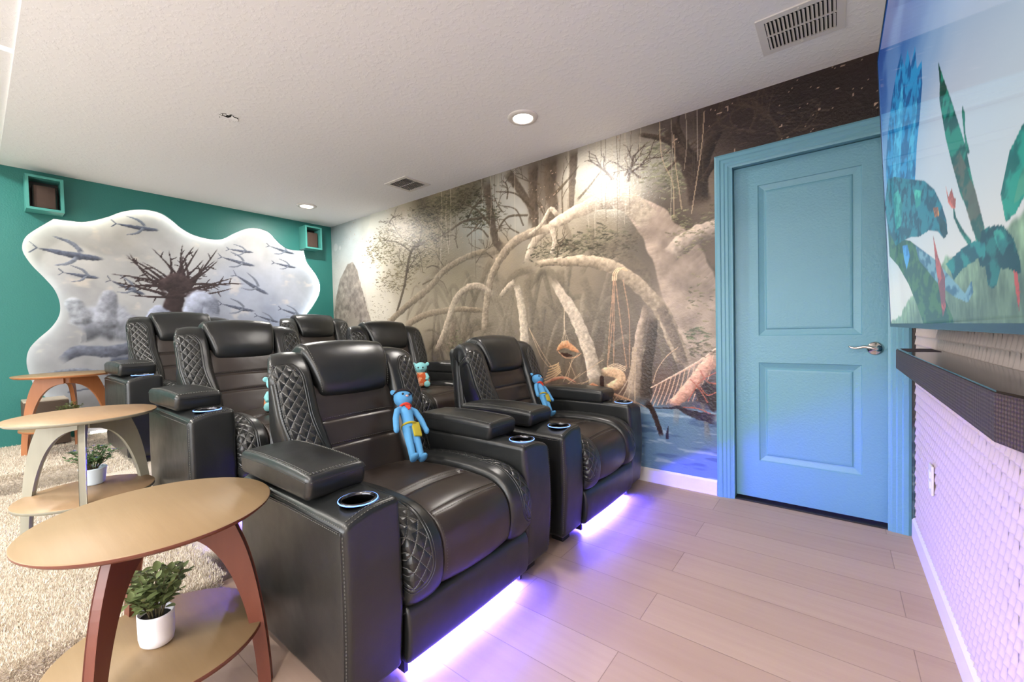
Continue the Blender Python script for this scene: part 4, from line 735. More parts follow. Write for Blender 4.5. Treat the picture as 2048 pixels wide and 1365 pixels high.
class Paint:
    def __init__(s, u0, u1, v0, v1, step):
        s.us = np.linspace(u0, u1, int(round((u1 - u0) / step)) + 1); s.vs = np.linspace(v0, v1, int(round((v1 - v0) / step)) + 1)
        s.U, s.V = np.meshgrid(s.us, s.vs); s.c = np.zeros(s.U.shape + (3,)); s.step = step
    def tones(s, T, power=3.0, warp=.0):
        U = s.U + warp * (noise2(s.U, s.V, .3, 11) - .5); V = s.V + warp * (noise2(s.U, s.V, .3, 12) - .5)
        w = np.zeros_like(U); c = np.zeros_like(s.c)
        for (x, y, col) in T:
            k = 1.0 / ((U - x) ** 2 + (V - y) ** 2 + .004) ** (power / 2); w += k; c += k[..., None] * np.array(col, float)
        s.c = c / w[..., None]
    def blend(s, a, col): s.c = s.c * (1 - a[..., None]) + np.array(col, float) * a[..., None]
    def stroke(s, col, soft, shade, alpha, pts, seed=0, rough=.2, bark=.2):
        P = catmull([p[:2] for p in pts], max(2, (len(pts) - 1) * 8 + 1)) if len(pts) > 2 else [np.array(p[:2], float) for p in pts]
        W = np.interp(np.linspace(0, 1, len(P)), np.linspace(0, 1, len(pts)), [max(p[2], s.step * .55) for p in pts])
        P = np.array(P); wm = W.max() * 1.3
        x0, x1 = P[:, 0].min() - wm, P[:, 0].max() + wm; y0, y1 = P[:, 1].min() - wm, P[:, 1].max() + wm
        i0, i1 = np.searchsorted(s.us, [x0, x1]); j0, j1 = np.searchsorted(s.vs, [y0, y1])
        if i1 - i0 < 1 or j1 - j0 < 1: return
        U = s.U[j0:j1, i0:i1]; V = s.V[j0:j1, i0:i1]
        best = np.full(U.shape, 9.0); side = np.zeros(U.shape); along = np.zeros(U.shape)
        acc = 0.0
        for k in range(len(P) - 1):
            a, b = P[k], P[k + 1]; w0, w1 = W[k], W[k + 1]; mw = max(w0, w1) * 1.3
            ii0, ii1 = np.searchsorted(s.us[i0:i1], [min(a[0], b[0]) - mw, max(a[0], b[0]) + mw])
            jj0, jj1 = np.searchsorted(s.vs[j0:j1], [min(a[1], b[1]) - mw, max(a[1], b[1]) + mw])
            L = float(np.hypot(*(b - a))) + 1e-9
            if ii1 > ii0 and jj1 > jj0:
                sl = (slice(jj0, jj1), slice(ii0, ii1)); u = U[sl]; v = V[sl]
                t = np.clip(((u - a[0]) * (b[0] - a[0]) + (v - a[1]) * (b[1] - a[1])) / L ** 2, 0, 1)
                dx = u - (a[0] + (b[0] - a[0]) * t); dy = v - (a[1] + (b[1] - a[1]) * t); w = w0 + (w1 - w0) * t
                r = np.hypot(dx, dy) / w; m = r < best[sl]
                best[sl] = np.where(m, r, best[sl]); side[sl] = np.where(m, (-dx * .55 + dy * .83) / w, side[sl]); along[sl] = np.where(m, acc + t * L, along[sl])
            acc += L
        wmax = W.max()
        e = best + rough * (noise2(U, V, max(.01, wmax * .6), 31 + seed, 3) - .5) * 2
        a = (1 - smooth(1 - soft, 1.0, e)) * alpha
        if len(pts) > 2 and W.max() > .014:                 # thick roots dissolve into the mist at their ends
            fade = min(.10, acc * .14); a = a * smooth(0, fade, along) * smooth(0, fade, acc - along)
        tone = 1 + shade * side * 1.0
        if wmax > s.step * 2.5: tone = tone + bark * 2 * (noise2(U, V, max(.012, wmax * .35), 7 + seed, 4) - .5)
        cc = np.array(col, float) * np.clip(tone, .25, 1.6)[..., None]
        s.c[j0:j1, i0:i1] = s.c[j0:j1, i0:i1] * (1 - a[..., None]) + cc * a[..., None]
    def leaves(s, x, y, rx, ry, col, dens, seed):
        d = np.sqrt(((s.U - x) / rx) ** 2 + ((s.V - y) / ry) ** 2)
        n = noise2(s.U, s.V, .05, 50 + seed, 3); n2 = noise2(s.U, s.V, .018, 90 + seed, 2)
        a = smooth(.0, .12, dens + .38 * n + .3 * n2 - .42 - .28 * d ** 1.5) * (1 - smooth(.8, 1.25, d + .5 * (n - .5)))
        tone = .75 + .6 * n2
        s.c = s.c * (1 - a[..., None]) + np.array(col, float)[None, None] * tone[..., None] * a[..., None]
    def dabs(s, x, y, rx, ry, col, n, seed, size=.02):
        rs = np.random.RandomState(seed)
        for k in range(n):
            a = rs.uniform(0, 6.283); r = math.sqrt(rs.rand()) * rs.uniform(.5, 1.1); cx, cy = x + rx * r * math.cos(a), y + ry * r * math.sin(a)
            L = size * rs.uniform(.5, 1.7); an = rs.uniform(-.5, .5); f = rs.uniform(.72, 1.3)
            s.stroke(tuple(c * f for c in col), .6, .25, rs.uniform(.35, .85), [(cx - L * math.cos(an), cy - L * math.sin(an), L * .45), (cx + L * math.cos(an), cy + L * math.sin(an) - L * .2, L * .2)], seed=k % 9, rough=.5, bark=.2)
    def twig(s, x, y, an, L, w, col, rs, depth):
        pts = [(x, y, w)]; bend = rs.uniform(-.5, .5)
        for t in (.5, 1.0): pts.append((x + L * t * math.cos(an + bend * t), y + L * t * math.sin(an + bend * t), w * (1 - .45 * t)))
        s.stroke(col, .4, .15, .8, pts, seed=depth)
        if depth:
            for k in range(3): 
                t = (.45, .75, 1.0)[k]; i = 1 if t < .6 else 2
                s.twig(x + L * t * math.cos(an + bend * t), y + L * t * math.sin(an + bend * t), an + bend + rs.uniform(-.9, .9), L * rs.uniform(.5, .8), w * .55, col, rs, depth - 1)
    def shape(s, pts, c1, c2, alpha, cell=.05, seed=0, ax=.35):
        U, V = s.U, s.V; ins = np.zeros(U.shape, bool); n = len(pts)
        for i in range(n):
            (x0, y0), (x1, y1) = pts[i], pts[(i + 1) % n]
            if y0 == y1: continue
            ins ^= ((V > y0) != (V > y1)) & (U < (x1 - x0) * (V - y0) / (y1 - y0) + x0)
        t = smooth(.42, .58, noise2(U, V, cell, 200 + seed, 4, ax, 1))[..., None]
        cc = np.array(c1, float) * t + np.array(c2, float) * (1 - t)
        s.c[ins] = s.c[ins] * (1 - alpha) + cc[ins] * alpha
    def poly(s, pts, col, alpha=1.0, edge=.02, tex=.2):
        wob = edge * (noise2(s.U, s.V, .06, 5, 3) - .5) * 2
        U = s.U + wob; V = s.V + wob; ins = np.zeros(U.shape, bool); n = len(pts)
        for i in range(n):
            (x0, y0), (x1, y1) = pts[i], pts[(i + 1) % n]
            if y0 == y1: continue
            c = ((V > y0) != (V > y1)) & (U < (x1 - x0) * (V - y0) / (y1 - y0) + x0); ins ^= c
        t = 1 + tex * 2 * (noise2(s.U, s.V, .05, 77, 4) - .5)
        s.c[ins] = s.c[ins] * (1 - alpha) + (np.array(col, float) * t[ins][:, None]) * alpha
    def mesh(s, name, fn, mats, parent=None, keep=None):
        """fn(U,V)->(x,y,z) arrays; keep(u,v) masks the cells that exist"""
        x, y, z = fn(s.U, s.V); nv, nu = s.U.shape
        co = np.stack([x, y, z], -1).reshape(-1, 3)
        idx = np.arange(nu * nv).reshape(nv, nu)
        q = np.stack([idx[:-1, :-1], idx[:-1, 1:], idx[1:, 1:], idx[1:, :-1]], -1).reshape(-1, 4)
        if keep is not None:
            uc = (s.U[:-1, :-1] + s.U[1:, 1:]) / 2; vc = (s.V[:-1, :-1] + s.V[1:, 1:]) / 2
            q = q[keep(uc, vc).ravel()]
        me = bpy.data.meshes.new(name)
        me.vertices.add(len(co)); me.vertices.foreach_set('co', co.ravel().astype(np.float32))
        me.loops.add(len(q) * 4); me.loops.foreach_set('vertex_index', q.ravel().astype(np.int32))
        me.polygons.add(len(q)); me.polygons.foreach_set('loop_start', np.arange(0, len(q) * 4, 4, dtype=np.int32))
        me.update(calc_edges=True)
        c = np.clip(s.c, 0, 255) / 255.0; lin = np.where(c <= .04045, c / 12.92, ((c + .055) / 1.055) ** 2.4)
        ca = me.color_attributes.new('picture', 'FLOAT_COLOR', 'POINT')
        ca.data.foreach_set('color', np.concatenate([lin, np.ones(lin.shape[:2] + (1,))], -1).reshape(-1).astype(np.float32))
        return link(name, me, parent, mats)

# ------------------------------------------------------------------ room materials
def wall_paint(name, col, rough=.45):
    t = NT(name); ob = t.obj()
    t.base(t.mix(t.noise(3, 3, vec=ob), tuple(c * .96 for c in col[:3]) + (1,), tuple(min(1, c * 1.04) for c in col[:3]) + (1,)))
    t.bump(t.noise(90, 4, .6, ob), .0015)
    return t.set(Roughness=rough)
MATS['teal'] = wall_paint('teal_wall_paint', srgb((40, 116, 110)), .42)
MATS['tealbox'] = wall_paint('teal_box_paint', srgb((74, 152, 144)), .4)
MATS['door'] = wall_paint('sky_blue_door_paint', srgb((104, 158, 178)), .32)
MATS['wallwhite'] = wall_paint('off_white_paint', srgb((226, 220, 210)), .6)

def ceiling_mat():
    t = NT('knockdown_ceiling'); ob = t.obj()
    t.base(srgb((244, 243, 244)))
    a = t.noise(38, 5, .6, ob); b = t.math('SUBTRACT', a, .5); c = t.math('MAXIMUM', b, 0.0)
    t.bump(t.math('MINIMUM', c, .12), .009, .6)
    return t.set(Roughness=.75)
MATS['ceiling'] = ceiling_mat()

def floor_mat():
    t = NT('light_oak_planks'); ob = t.obj()
    bk = t.n('ShaderNodeTexBrick'); t.l(t.mapping(ob, loc=(.35, .063, 0)), bk.inputs[0])
    bk.offset = .37; bk.inputs['Scale'].default_value = 1.0; bk.inputs['Mortar Size'].default_value = .0013
    bk.inputs['Mortar Smooth'].default_value = .1; bk.inputs['Brick Width'].default_value = 1.22; bk.inputs['Row Height'].default_value = .19
    bk.inputs['Color1'].default_value = srgb((188, 164, 148)); bk.inputs['Color2'].default_value = srgb((172, 146, 130)); bk.inputs['Mortar'].default_value = srgb((112, 90, 80))
    bk.inputs['Bias'].default_value = 0.0
    # grain runs along the planks, shifted per plank
    g = t.noise(1.0, 5, .62, t.mapping(ob, (2.2, 34, 1))); g2 = t.noise(1.0, 3, .5, t.mapping(ob, (.8, 7, 1), loc=(3, 1, 0)))
    col = t.mix(t.math('MULTIPLY', g, .55), bk.outputs[0], srgb((150, 120, 104)))
    col = t.mix(t.math('MULTIPLY', g2, .45), col, srgb((198, 176, 160)))
    t.base(col)
    t.bump(t.math('SUBTRACT', t.math('MULTIPLY', g, .25), bk.outputs[1]), .0012)
    return t.set(Roughness=t.math('ADD', t.math('MULTIPLY', g, .2), .34))
MATS['floor'] = floor_mat()

def carpet_mat():
    t = NT('beige_carpet'); ob = t.obj()
    a = t.noise(7, 4, .6, ob); b = t.noise(160, 3, .7, ob)
    col = t.mix(a, srgb((202, 190, 174)), srgb((220, 210, 196)))
    col = t.mix(t.math('MULTIPLY', b, .5), col, srgb((176, 162, 144)))
    t.base(col); t.bump(b, .006)
    return t.set(Roughness=.95, Specular_IOR_Level=.1)
MATS['carpet'] = carpet_mat()

def picture_mat(name, rough, bump_amt, spec=.5):
    t = NT(name)
    at = t.n('ShaderNodeAttribute', attribute_name='picture')
    t.base(at.outputs[0])
    if bump_amt: t.bump(t.noise(55, 4, .6, t.obj()), bump_amt)
    return t.set(Roughness=rough, Specular_IOR_Level=spec)
MATS['mural'] = picture_mat('printed_wallpaper', .30, .003)
MATS['panelart'] = picture_mat('printed_panel', .6, 0)
def screen_mat():
    t = NT('lit_screen'); at = t.n('ShaderNodeAttribute', attribute_name='picture')
    t.base((.006, .006, .007, 1)); t.l(at.outputs[0], t.b.inputs['Emission Color'])
    return t.set(Emission_Strength=.84, Roughness=.06, Specular_IOR_Level=.14)
MATS['screen'] = screen_mat()

# ================================================================== the room
def quadobj(name, vs, mat, kind='structure', n=1):
    me = bpy.data.meshes.new(name); me.from_pydata(vs, [], [tuple(range(4))]); o = link(name, me, None, [mat]); o['kind'] = kind; return o
def slab(name, lo, hi, mat, bev=0.0, kind='structure', parent=None):
    mb = MB()
    if bev: mb.rbox(lo, hi, bev, (1, 1, 1), 2)
    else: mb.box(lo, hi)
    o = mb.build(name, [mat], parent)
    if kind: o['kind'] = kind
    return o

slab('floor', (-.3, YB, -.1), (LX + .2, .2, 0), MATS['floor'])
slab('ceiling', (-.3, -2.69, CH), (LX + .2, .2, CH + .1), MATS['ceiling'])
slab('ceiling_side', (-.3, YB, 2.62), (LX + .2, -2.69, 2.72), MATS['ceiling']).name = 'ceiling_raised'
slab('trim_1', (-.3, -2.93, CH + .012), (1.98, -2.69, 2.62), MATS['ceiling']); slab('trim_7', (2.03, -2.93, CH + .012), (4.2, -2.69, 2.62), MATS['ceiling'])      # dropped beam beside the raised ceiling
mb = MB(); mb.box((-.3, YB - .1, 0), (WX0, YB, 2.75)); mb.box((WX1, YB - .1, 0), (LX + .2, YB, 2.75)); mb.box((WX0, YB - .1, 0), (WX1, YB, WZ0)); mb.box((WX0, YB - .1, WZ1), (WX1, YB, 2.75))
mb.build('wall_front', [MATS['wallwhite']])['kind'] = 'structure'
mb = MB()
for x in (WX0, (WX0 + WX1) / 2 - .03, WX1 - .05): mb.box((x, YB - .08, WZ0), (x + .05, YB - .03, WZ1))
for z in (WZ0, WZ1 - .05): mb.box((WX0, YB - .08, z), (WX1, YB - .03, z + .05))
wf = mb.build('added_window_1', [MATS['whitemetal']]); wf['kind'] = 'structure'  # frame of the added, unseen window
# wall behind the mural with the door opening
mb = MB()
mb.box((-.3, .0, 0), (4.60, .1, CH)); mb.box((4.60, .0, 2.045), (LX + .2, .1, CH)); mb.box((5.335, .0, 0), (LX + .2, .1, 2.045)); mb.box((4.60, .09, 0), (5.335, .1, 2.045))
mb.build('wall_back', [MATS['wallwhite']])['kind'] = 'structure'
# teal wall with the wavy opening
R_ = OPENING_RIGHT; L_ = OPENING_LEFT
right = catmull(R_[:19], 90) + catmull(R_[18:], 34)[1:]
right = right + [np.array(p) for p in [(-.42, 1.18), (-.40, 1.05), (-.30, .92), (-.26, .80), (-.30, .68), (-.42, .50), (-.50, .36), (-.53, .252)]]
left = catmull([R_[0]] + L_, 76)[1:] + [np.array(p) for p in [(-2.40, .50), (-2.335, .40), (-2.31, .33), (-2.305, .252)]]
outline = [tuple(p) for p in right] + [tuple(p) for p in reversed(left)]
bm = bmesh.new()
rect = [(-4.3, 0.0), (0.0, 0.0), (0.0, 2.62), (-4.3, 2.62)]
ov = [bm.verts.new((0, y, z)) for y, z in rect]; iv = [bm.verts.new((0, y, z)) for y, z in outline]
for loop in (ov, iv):
    for i in range(len(loop)): bm.edges.new((loop[i], loop[(i + 1) % len(loop)]))
bmesh.ops.triangle_fill(bm, use_beauty=True, use_dissolve=False, edges=bm.edges[:])
ext = bmesh.ops.extrude_face_region(bm, geom=bm.faces[:])
bmesh.ops.translate(bm, vec=(-.022, 0, 0), verts=[g for g in ext['geom'] if isinstance(g, bmesh.types.BMVert)])
bmesh.ops.recalc_face_normals(bm, faces=bm.faces[:])
me = bpy.data.meshes.new('wall_left'); bm.to_mesh(me); bm.free()
wl = link('wall_left', me, None, [MATS['teal']]); wl['kind'] = 'structure'
slab('wall_left_backing', (-.3, YB, 0), (-.14, .2, 2.75), MATS['wallwhite']).name = 'wall_left_rear'
# warm white strip hidden behind the edge of the opening
MATS['warmstrip'] = emit('warm_strip_light', (1.0, .95, .88, 1), 19.0)
mb = MB(); pts = []
nO = len(outline)
for i in range(nO):
    a = Vector(outline[i - 1]); b = Vector(outline[(i + 1) % nO]); t = (b - a).normalized(); nrm = Vector((t.y, -t.x))
    c_ = Vector(outline[i]); cen = Vector((-1.4, 1.3))
    if (c_ + nrm - cen).length < (c_ - nrm - cen).length and False: nrm = -nrm
    pts.append((c_, nrm))
area = sum(outline[i - 1][0] * outline[i][1] - outline[i][0] * outline[i - 1][1] for i in range(nO))
sg = 1 if area > 0 else -1
ring = [(-.040, c_.x + sg * n_.x * .012, c_.y + sg * n_.y * .012) for c_, n_ in pts if c_.y > .3]
k0 = max(range(len(ring)), key=lambda i: (Vector(ring[i]) - Vector(ring[i - 1])).length)
ring = ring[k0:] + ring[:k0]
mb.tube(ring, .0055, 6)
ledb = MB(); 
o = mb.build('strip_light', [MATS['warmstrip']]); tag(o, 'glowing white strip light around the edge of the wavy wall cut-out', 'strip light')
mb = MB(); mb.tube([(-.045, -2.25, .262), (-.045, -.55, .262)], .0055, 6)
o = mb.build('strip_light', [MATS['warmstrip']]); tag(o, 'straight glowing strip at carpet level under the grey underwater picture', 'strip light')
# printed underwater picture set back in the opening
pp = Paint(-2.72, -.03, .20, 2.38, .0065)
pp.tones([(-2.5, 1.9, (206, 206, 202)), (-2.0, 2.2, (214, 212, 205)), (-1.4, 2.0, (206, 208, 210)), (-.8, 2.15, (212, 212, 212)), (-.3, 1.8, (198, 204, 214)), (-2.4, 1.4, (190, 192, 196)), (-1.9, 1.6, (196, 198, 200)), (-1.0, 1.6, (186, 194, 212)), (-.6, 1.2, (176, 186, 208)), (-2.4, .9, (172, 174, 178)), (-1.8, .9, (150, 154, 162)), (-1.2, 1.0, (160, 166, 182)), (-2.2, .4, (150, 150, 154)), (-1.4, .5, (120, 130, 150)), (-.5, .5, (140, 150, 170))], 2.5, .25)
n_ = noise2(pp.U, pp.V, .25, 3, 5); pp.c *= (.78 + .2 * n_)[..., None]
pp.blend(.35 * smooth(.62, .8, noise2(pp.U, pp.V, .18, 9, 4, 1, 1.6)), (228, 214, 196))
for i, s_ in enumerate(PANEL_STROKES): pp.stroke(*s_, seed=i % 40)
pp.c = np.clip((pp.c - 150) * 1.25 + 142, 20, 240)
pm = pp.mesh('underwater_picture', lambda U, V: (np.full(U.shape, -.085), U, V), [MATS['panelart']])
tag(pm, 'grey-blue underwater picture of fish and coral inside the glowing wavy opening', 'picture')
# mural wallpaper
mu = Paint(0.0, LX, 0.0, CH, .005)
mu.tones(MURAL_TONES, 3.2, .18)
U, V = mu.U, mu.V
mu.c *= (.90 + .2 * noise2(U, V, .35, 21, 5))[..., None]
mu.blend(.45 * smooth(0, .006, U - np.interp(V, [p[1] for p in MURAL_ARC][::-1], [p[0] for p in MURAL_ARC][::-1])) * (1 - smooth(.9, 1.9, U)), (226, 224, 212))
mu.poly(MURAL_ROCK, (150, 140, 132), .8, .015, .35)
for (x, y, r_) in ((.10, 2.17, .055), (.20, 2.15, .03)): mu.blend(.6 * (1 - smooth(r_ * .7, r_, np.hypot(U - x, V - y))), (205, 212, 214))
ws = smooth(.40, .52, .62 - V + .10 * (noise2(U, V, .4, 4, 2, 1, 6) - .5)) * smooth(3.2, 3.7, U + .2)
mu.blend(.85 * smooth(.0, 1, 1 - smooth(.50, .56, V + .05 * (noise2(U, V, .3, 8, 3, 1, 5) - .5))) * smooth(.0, .4, U), (112, 150, 182))
mu.blend(.5 * (1 - smooth(.50, .55, V)) * smooth(.60, .72, noise2(U, V, .16, 15, 3, 1, 5)), (188, 206, 222))
mu.blend(.5 * (1 - smooth(.48, .52, V)) * smooth(.60, .72, noise2(U, V, .2, 16, 3, 1, 5)), (70, 98, 138))
rsm = np.random.RandomState(12)
for k, lf in enumerate(MURAL_LEAVES[:14]):
    x, y, rx, ry, col, dn = lf; mu.dabs(x, y, rx, ry, col, int(520 * dn), 300 + k, .010 + .008 * min(rx, .5))
# misty tangle of distant roots
for k in range(90):
    x = rsm.uniform(1.7, 4.5); y = rsm.uniform(.75, 1.55); c_ = rsm.uniform(104, 168); dx = rsm.uniform(-.45, .45); h_ = rsm.uniform(.2, .6)
    mu.stroke((c_, c_ * .92, c_ * .80), .5, .3, rsm.uniform(.25, .6), [(x, y + rsm.uniform(-.1, .2), rsm.uniform(.012, .035)), (x + dx * .5, y + rsm.uniform(0, .15), rsm.uniform(.015, .04)), (x + dx, y - h_ * .5, rsm.uniform(.012, .04)), (x + dx * 1.2, y - h_, rsm.uniform(.02, .05))], seed=k % 20)
for k in range(26):
    x = rsm.uniform(1.2, 3.6); y = rsm.uniform(1.55, 2.3); mu.twig(x, y, rsm.uniform(.3, 2.8), rsm.uniform(.12, .25), rsm.uniform(.006, .012), (100, 88, 72), rsm, 2)
for k in range(14): mu.twig(rsm.uniform(3.7, 5.2), rsm.uniform(2.05, 2.3), rsm.uniform(.2, 2.9), rsm.uniform(.12, .22), rsm.uniform(.008, .016), (98, 82, 72), rsm, 2)
for i, s_ in enumerate(MURAL_STROKES): mu.stroke(*s_, seed=i % 40)
for k, lf in enumerate(MURAL_LEAVES[14:]):
    x, y, rx, ry, col, dn = lf; mu.dabs(x, y, rx, ry, col, int(170 * dn), 400 + k, .010)
for k in range(6):
    x, y, rx, ry, col, dn = MURAL_LEAVES[4 + k]; mu.dabs(x, y, rx * .9, ry * .8, tuple(c * .8 for c in col), int(120 * dn), 500 + k, .014)

# drifting mist and flecks printed in the picture
mu.blend(.30 * smooth(.45, .8, noise2(U, V, .7, 44, 3)) * smooth(.6, 1.2, V) * (1 - smooth(3.6, 4.2, U)), (196, 184, 160))
mu.c = np.clip((mu.c - 150) * 1.22 + 134, 18, 235); mu.c = mu.c * .74 + mu.c.mean(-1, keepdims=True) * np.array((1.02, 1.0, .97)) * .26
fl = (noise2(U, V, .012, 61, 1) > .93) & (noise2(U, V, .25, 62, 2) > .55) & (V > 1.9); mu.c[fl] = (176, 150, 132)
wp = mu.mesh('wallpaper_mural', lambda U, V: (U, np.full(U.shape, -.003), V), [MATS['mural']], keep=lambda u, v: ~((u > 4.60) & (u < 5.34) & (v < 2.045)))
tag(wp, 'sepia mangrove forest mural covering the long wall beside the blue door', 'mural')
# right wall with relief wallpaper (fine grid where it is seen), plain above
def relief(y, z):
    ry = .036; rz = .040
    row = np.floor(z / rz); v = z / rz - row; u = y / ry + .5 * (row % 2); u = np.abs(u - np.floor(u) - .5) * 2
    h = np.clip(1.0 - u - .15, 0, 1) * (1 - v) ** .8
    return .011 * h * smooth(.03, .06, -y)
rw = Paint(-2.95, -.002, .09, 1.12, .0042)
rw.c[:] = (204, 188, 182)
MATS['relief'] = picture_mat('relief_wallpaper', .55, .001)
wr = rw.mesh('wall_right', lambda U, V: (LX - relief(U, V), U, V), [MATS['relief'], MATS['wallwhite']]); wr['kind'] = 'structure'
me = wr.data; me.shade_smooth() if hasattr(me, 'shade_smooth') else None
slab('wall_right_core', (LX, YB, 0), (LX + .1, .0, 2.75), MATS['wallwhite']).name = 'wall_right_upper'
# baseboards
def board(name, a, b, nrm, h=.10, th=.013):
    mb = MB(); a = Vector(a); b = Vector(b); nrm = Vector(nrm)
    prof = [(0, 0), (th, 0), (th, h - .012), (th * .55, h - .004), (th * .3, h), (0, h)]
    vs = []
    for p in (a, b):
        for (d, z) in prof: vs.append(p + nrm * d + Vector((0, 0, z)))
    n = len(prof); fs = [(i, (i + 1) % n, n + (i + 1) % n, n + i) for i in range(n)] + [tuple(range(n)), tuple(n + i for i in range(n))[::-1]]
    mb.add(vs, fs, 0, True); o = mb.build(name, [MATS['white']]); o['kind'] = 'structure'; return o
board('baseboard_back', (2.95, -.003, 0), (4.505, -.003, 0), (0, -1, 0), .095)
board('baseboard_right', (LX, -.03, 0), (LX, YB, 0), (-1, 0, 0), .10)

# door with casing
CAS = [(0, 0), (.0, .012), (.012, .019), (.030, .019), (.036, .015), (.052, .015), (.058, .012), (.072, .012), (.078, .009), (.088, .007), (.088, 0)]
def casing(mb, x_out, x_dir, ztop, width):
    vs = []
    for z, inset in ((0, 0), (ztop, 1)):
        for (d, h) in CAS:
            vs.append((x_out + x_dir * d, -.003 - h * 1.1, z - (d if inset else 0)))
    n = len(CAS); fs = [(i, i + 1, n + i + 1, n + i) for i in range(n - 1)] + [tuple(range(n))]
    mb.add(vs, fs, 0)
XO0, XO1, ZT = 4.507, 5.396, 2.112
mb = MB(); casing(mb, XO0, 1, ZT, 0); mb.build('trim_2', [MATS['door']], smooth=False)['kind'] = 'structure'
mb = MB(); casing(mb, XO1, -1, ZT, 0); mb.build('trim_3', [MATS['door']], smooth=False)['kind'] = 'structure'
mb = MB(); vs = []
for x, s_ in ((XO0, 1), (XO1, -1)):
    for (d, h) in CAS: vs.append((x + s_ * d, -.003 - h * 1.1, ZT - d))
n = len(CAS); mb.add(vs, [(i, i + 1, n + i + 1, n + i) for i in range(n - 1)], 0)
mb.build('trim_4', [MATS['door']], smooth=False)['kind'] = 'structure'
mb = MB(); mb.box((4.590, -.010, 0), (4.604, .085, 2.03)); mb.box((5.326, -.010, 0), (5.340, .085, 2.03)); mb.box((4.590, -.010, 2.026), (5.340, .085, 2.044))
mb.box((4.604, .072, 0), (4.616, .085, 2.026)); mb.box((5.314, .072, 0), (5.326, .085, 2.026)); mb.box((4.604, .072, 2.014), (5.326, .085, 2.026))
mb.build('trim_5', [MATS['door']])['kind'] = 'structure'
def door_slab():
    """front face as a height field with two raised panels"""
    x0, x1, z0, z1 = 4.607, 5.323, .022, 2.022; yf = .036
    mb = MB()
    pans = [(4.732, 5.209, 1.006, 1.900), (4.732, 5.209, .250, .845)]
    stops = [(0, 0), (.006, .006), (.014, .0075), (.022, .003), (.040, .0015), (.046, .001)]
    # frame pieces
    xs = sorted({x0, x1, pans[0][0], pans[0][1]}); zs = sorted({z0, z1, *[p[2] for p in pans], *[p[3] for p in pans]})
    for i in range(len(xs) - 1):
        for j in range(len(zs) - 1):
            if any(abs(xs[i] - p[0]) < 1e-6 and abs(zs[j] - p[2]) < 1e-6 for p in pans): continue
            mb.add([(xs[i], yf, zs[j]), (xs[i + 1], yf, zs[j]), (xs[i + 1], yf, zs[j + 1]), (xs[i], yf, zs[j + 1])], [(0, 1, 2, 3)], 0, True)
    prof = [(0, 0), (.004, .0045), (.030, .0115), (.036, .012), (.042, .0075), (.050, .0065), (.052, .0065)]
    for (a, b, c, d) in pans:
        vs = []
        for (ins, dep) in prof: vs += [(a + ins, yf + dep, c + ins), (b - ins, yf + dep, c + ins), (b - ins, yf + dep, d - ins), (a + ins, yf + dep, d - ins)]
        fs = [(4 * k + i, 4 * k + (i + 1) % 4, 4 * k + 4 + (i + 1) % 4, 4 * k + 4 + i) for k in range(len(prof) - 1) for i in range(4)]
        m = 4 * (len(prof) - 1); fs.append((m, m + 1, m + 2, m + 3)); mb.add(vs, fs, 0, True)
    mb.box((x0, yf + .014, z0), (x1, yf + .034, z1))
    for s_ in ((x0, z0, x1, z0), (x0, z1, x1, z1), (x0, z0, x0, z1), (x1, z0, x1, z1)):
        mb.add([(s_[0], yf, s_[1]), (s_[2], yf, s_[3]), (s_[2], yf + .014, s_[3]), (s_[0], yf + .014, s_[1])], [(0, 1, 2, 3)], 0, True)
    return mb
d = door_slab().build('door_1', [MATS['door']]); d['kind'] = 'structure'
hx, hy, hz = 5.262, .036, .934
mb = MB()
mb.lathe([(0, .014), (.012, .016), (.014, .012), (.026, .010), (.033, .006), (.036, 0)], n=40)
rot = Matrix.Rotation(math.radians(90), 4, 'X')
mb.v = [tuple(rot @ Vector(v)) for v in mb.v]; mb.v = [(x + hx, y + hy, z + hz) for x, y, z in mb.v]
mb.build('door_rosette', [MATS['chrome']], d)
mb = MB(); mb.tube([(hx, hy - .01, hz), (hx, hy - .03, hz), (hx, hy - .052, hz)], [.010, .009, .010], 14)
pts = catmull([(hx + .008, hy - .050, hz - .002), (hx - .02, hy - .052, hz + .006), (hx - .05, hy - .05, hz + .010), (hx - .08, hy - .048, hz + .003), (hx - .100, hy - .046, hz + .006), (hx - .110, hy - .044, hz + .013)], 18)
mb.tube([tuple(p) for p in pts], [.009, .010, .010, .009, .009, .0085, .008, .008, .0075, .007, .007, .0065, .006, .006, .0055, .005, .0045, .003], 12)
mb.build('door_handle', [MATS['chrome']], d)
slab('door_threshold', (4.604, -.0, 0), (5.326, .09, .008), MATS['darkplastic']).name = 'trim_6'

# outlet on the relief wall
o = empty('wall_outlet', (LX - .009, -.547, .443)); tag(o, 'white outlet plate low on the pale relief wallpaper under the soundbar', 'outlet')
mb = MB(); mb.rbox((-.006, -.035, -.058), (.002, .035, .058), .003, (1, 1, 1)); mb.build('plate', [MATS['whitemetal']], o)
for z in (-.02, .02):
    mb = MB(); mb.rbox((-.009, -.016, z - .014), (-.004, .016, z + .014), .002, (1, 1, 1)); mb.build('socket', [MATS['white']], o)

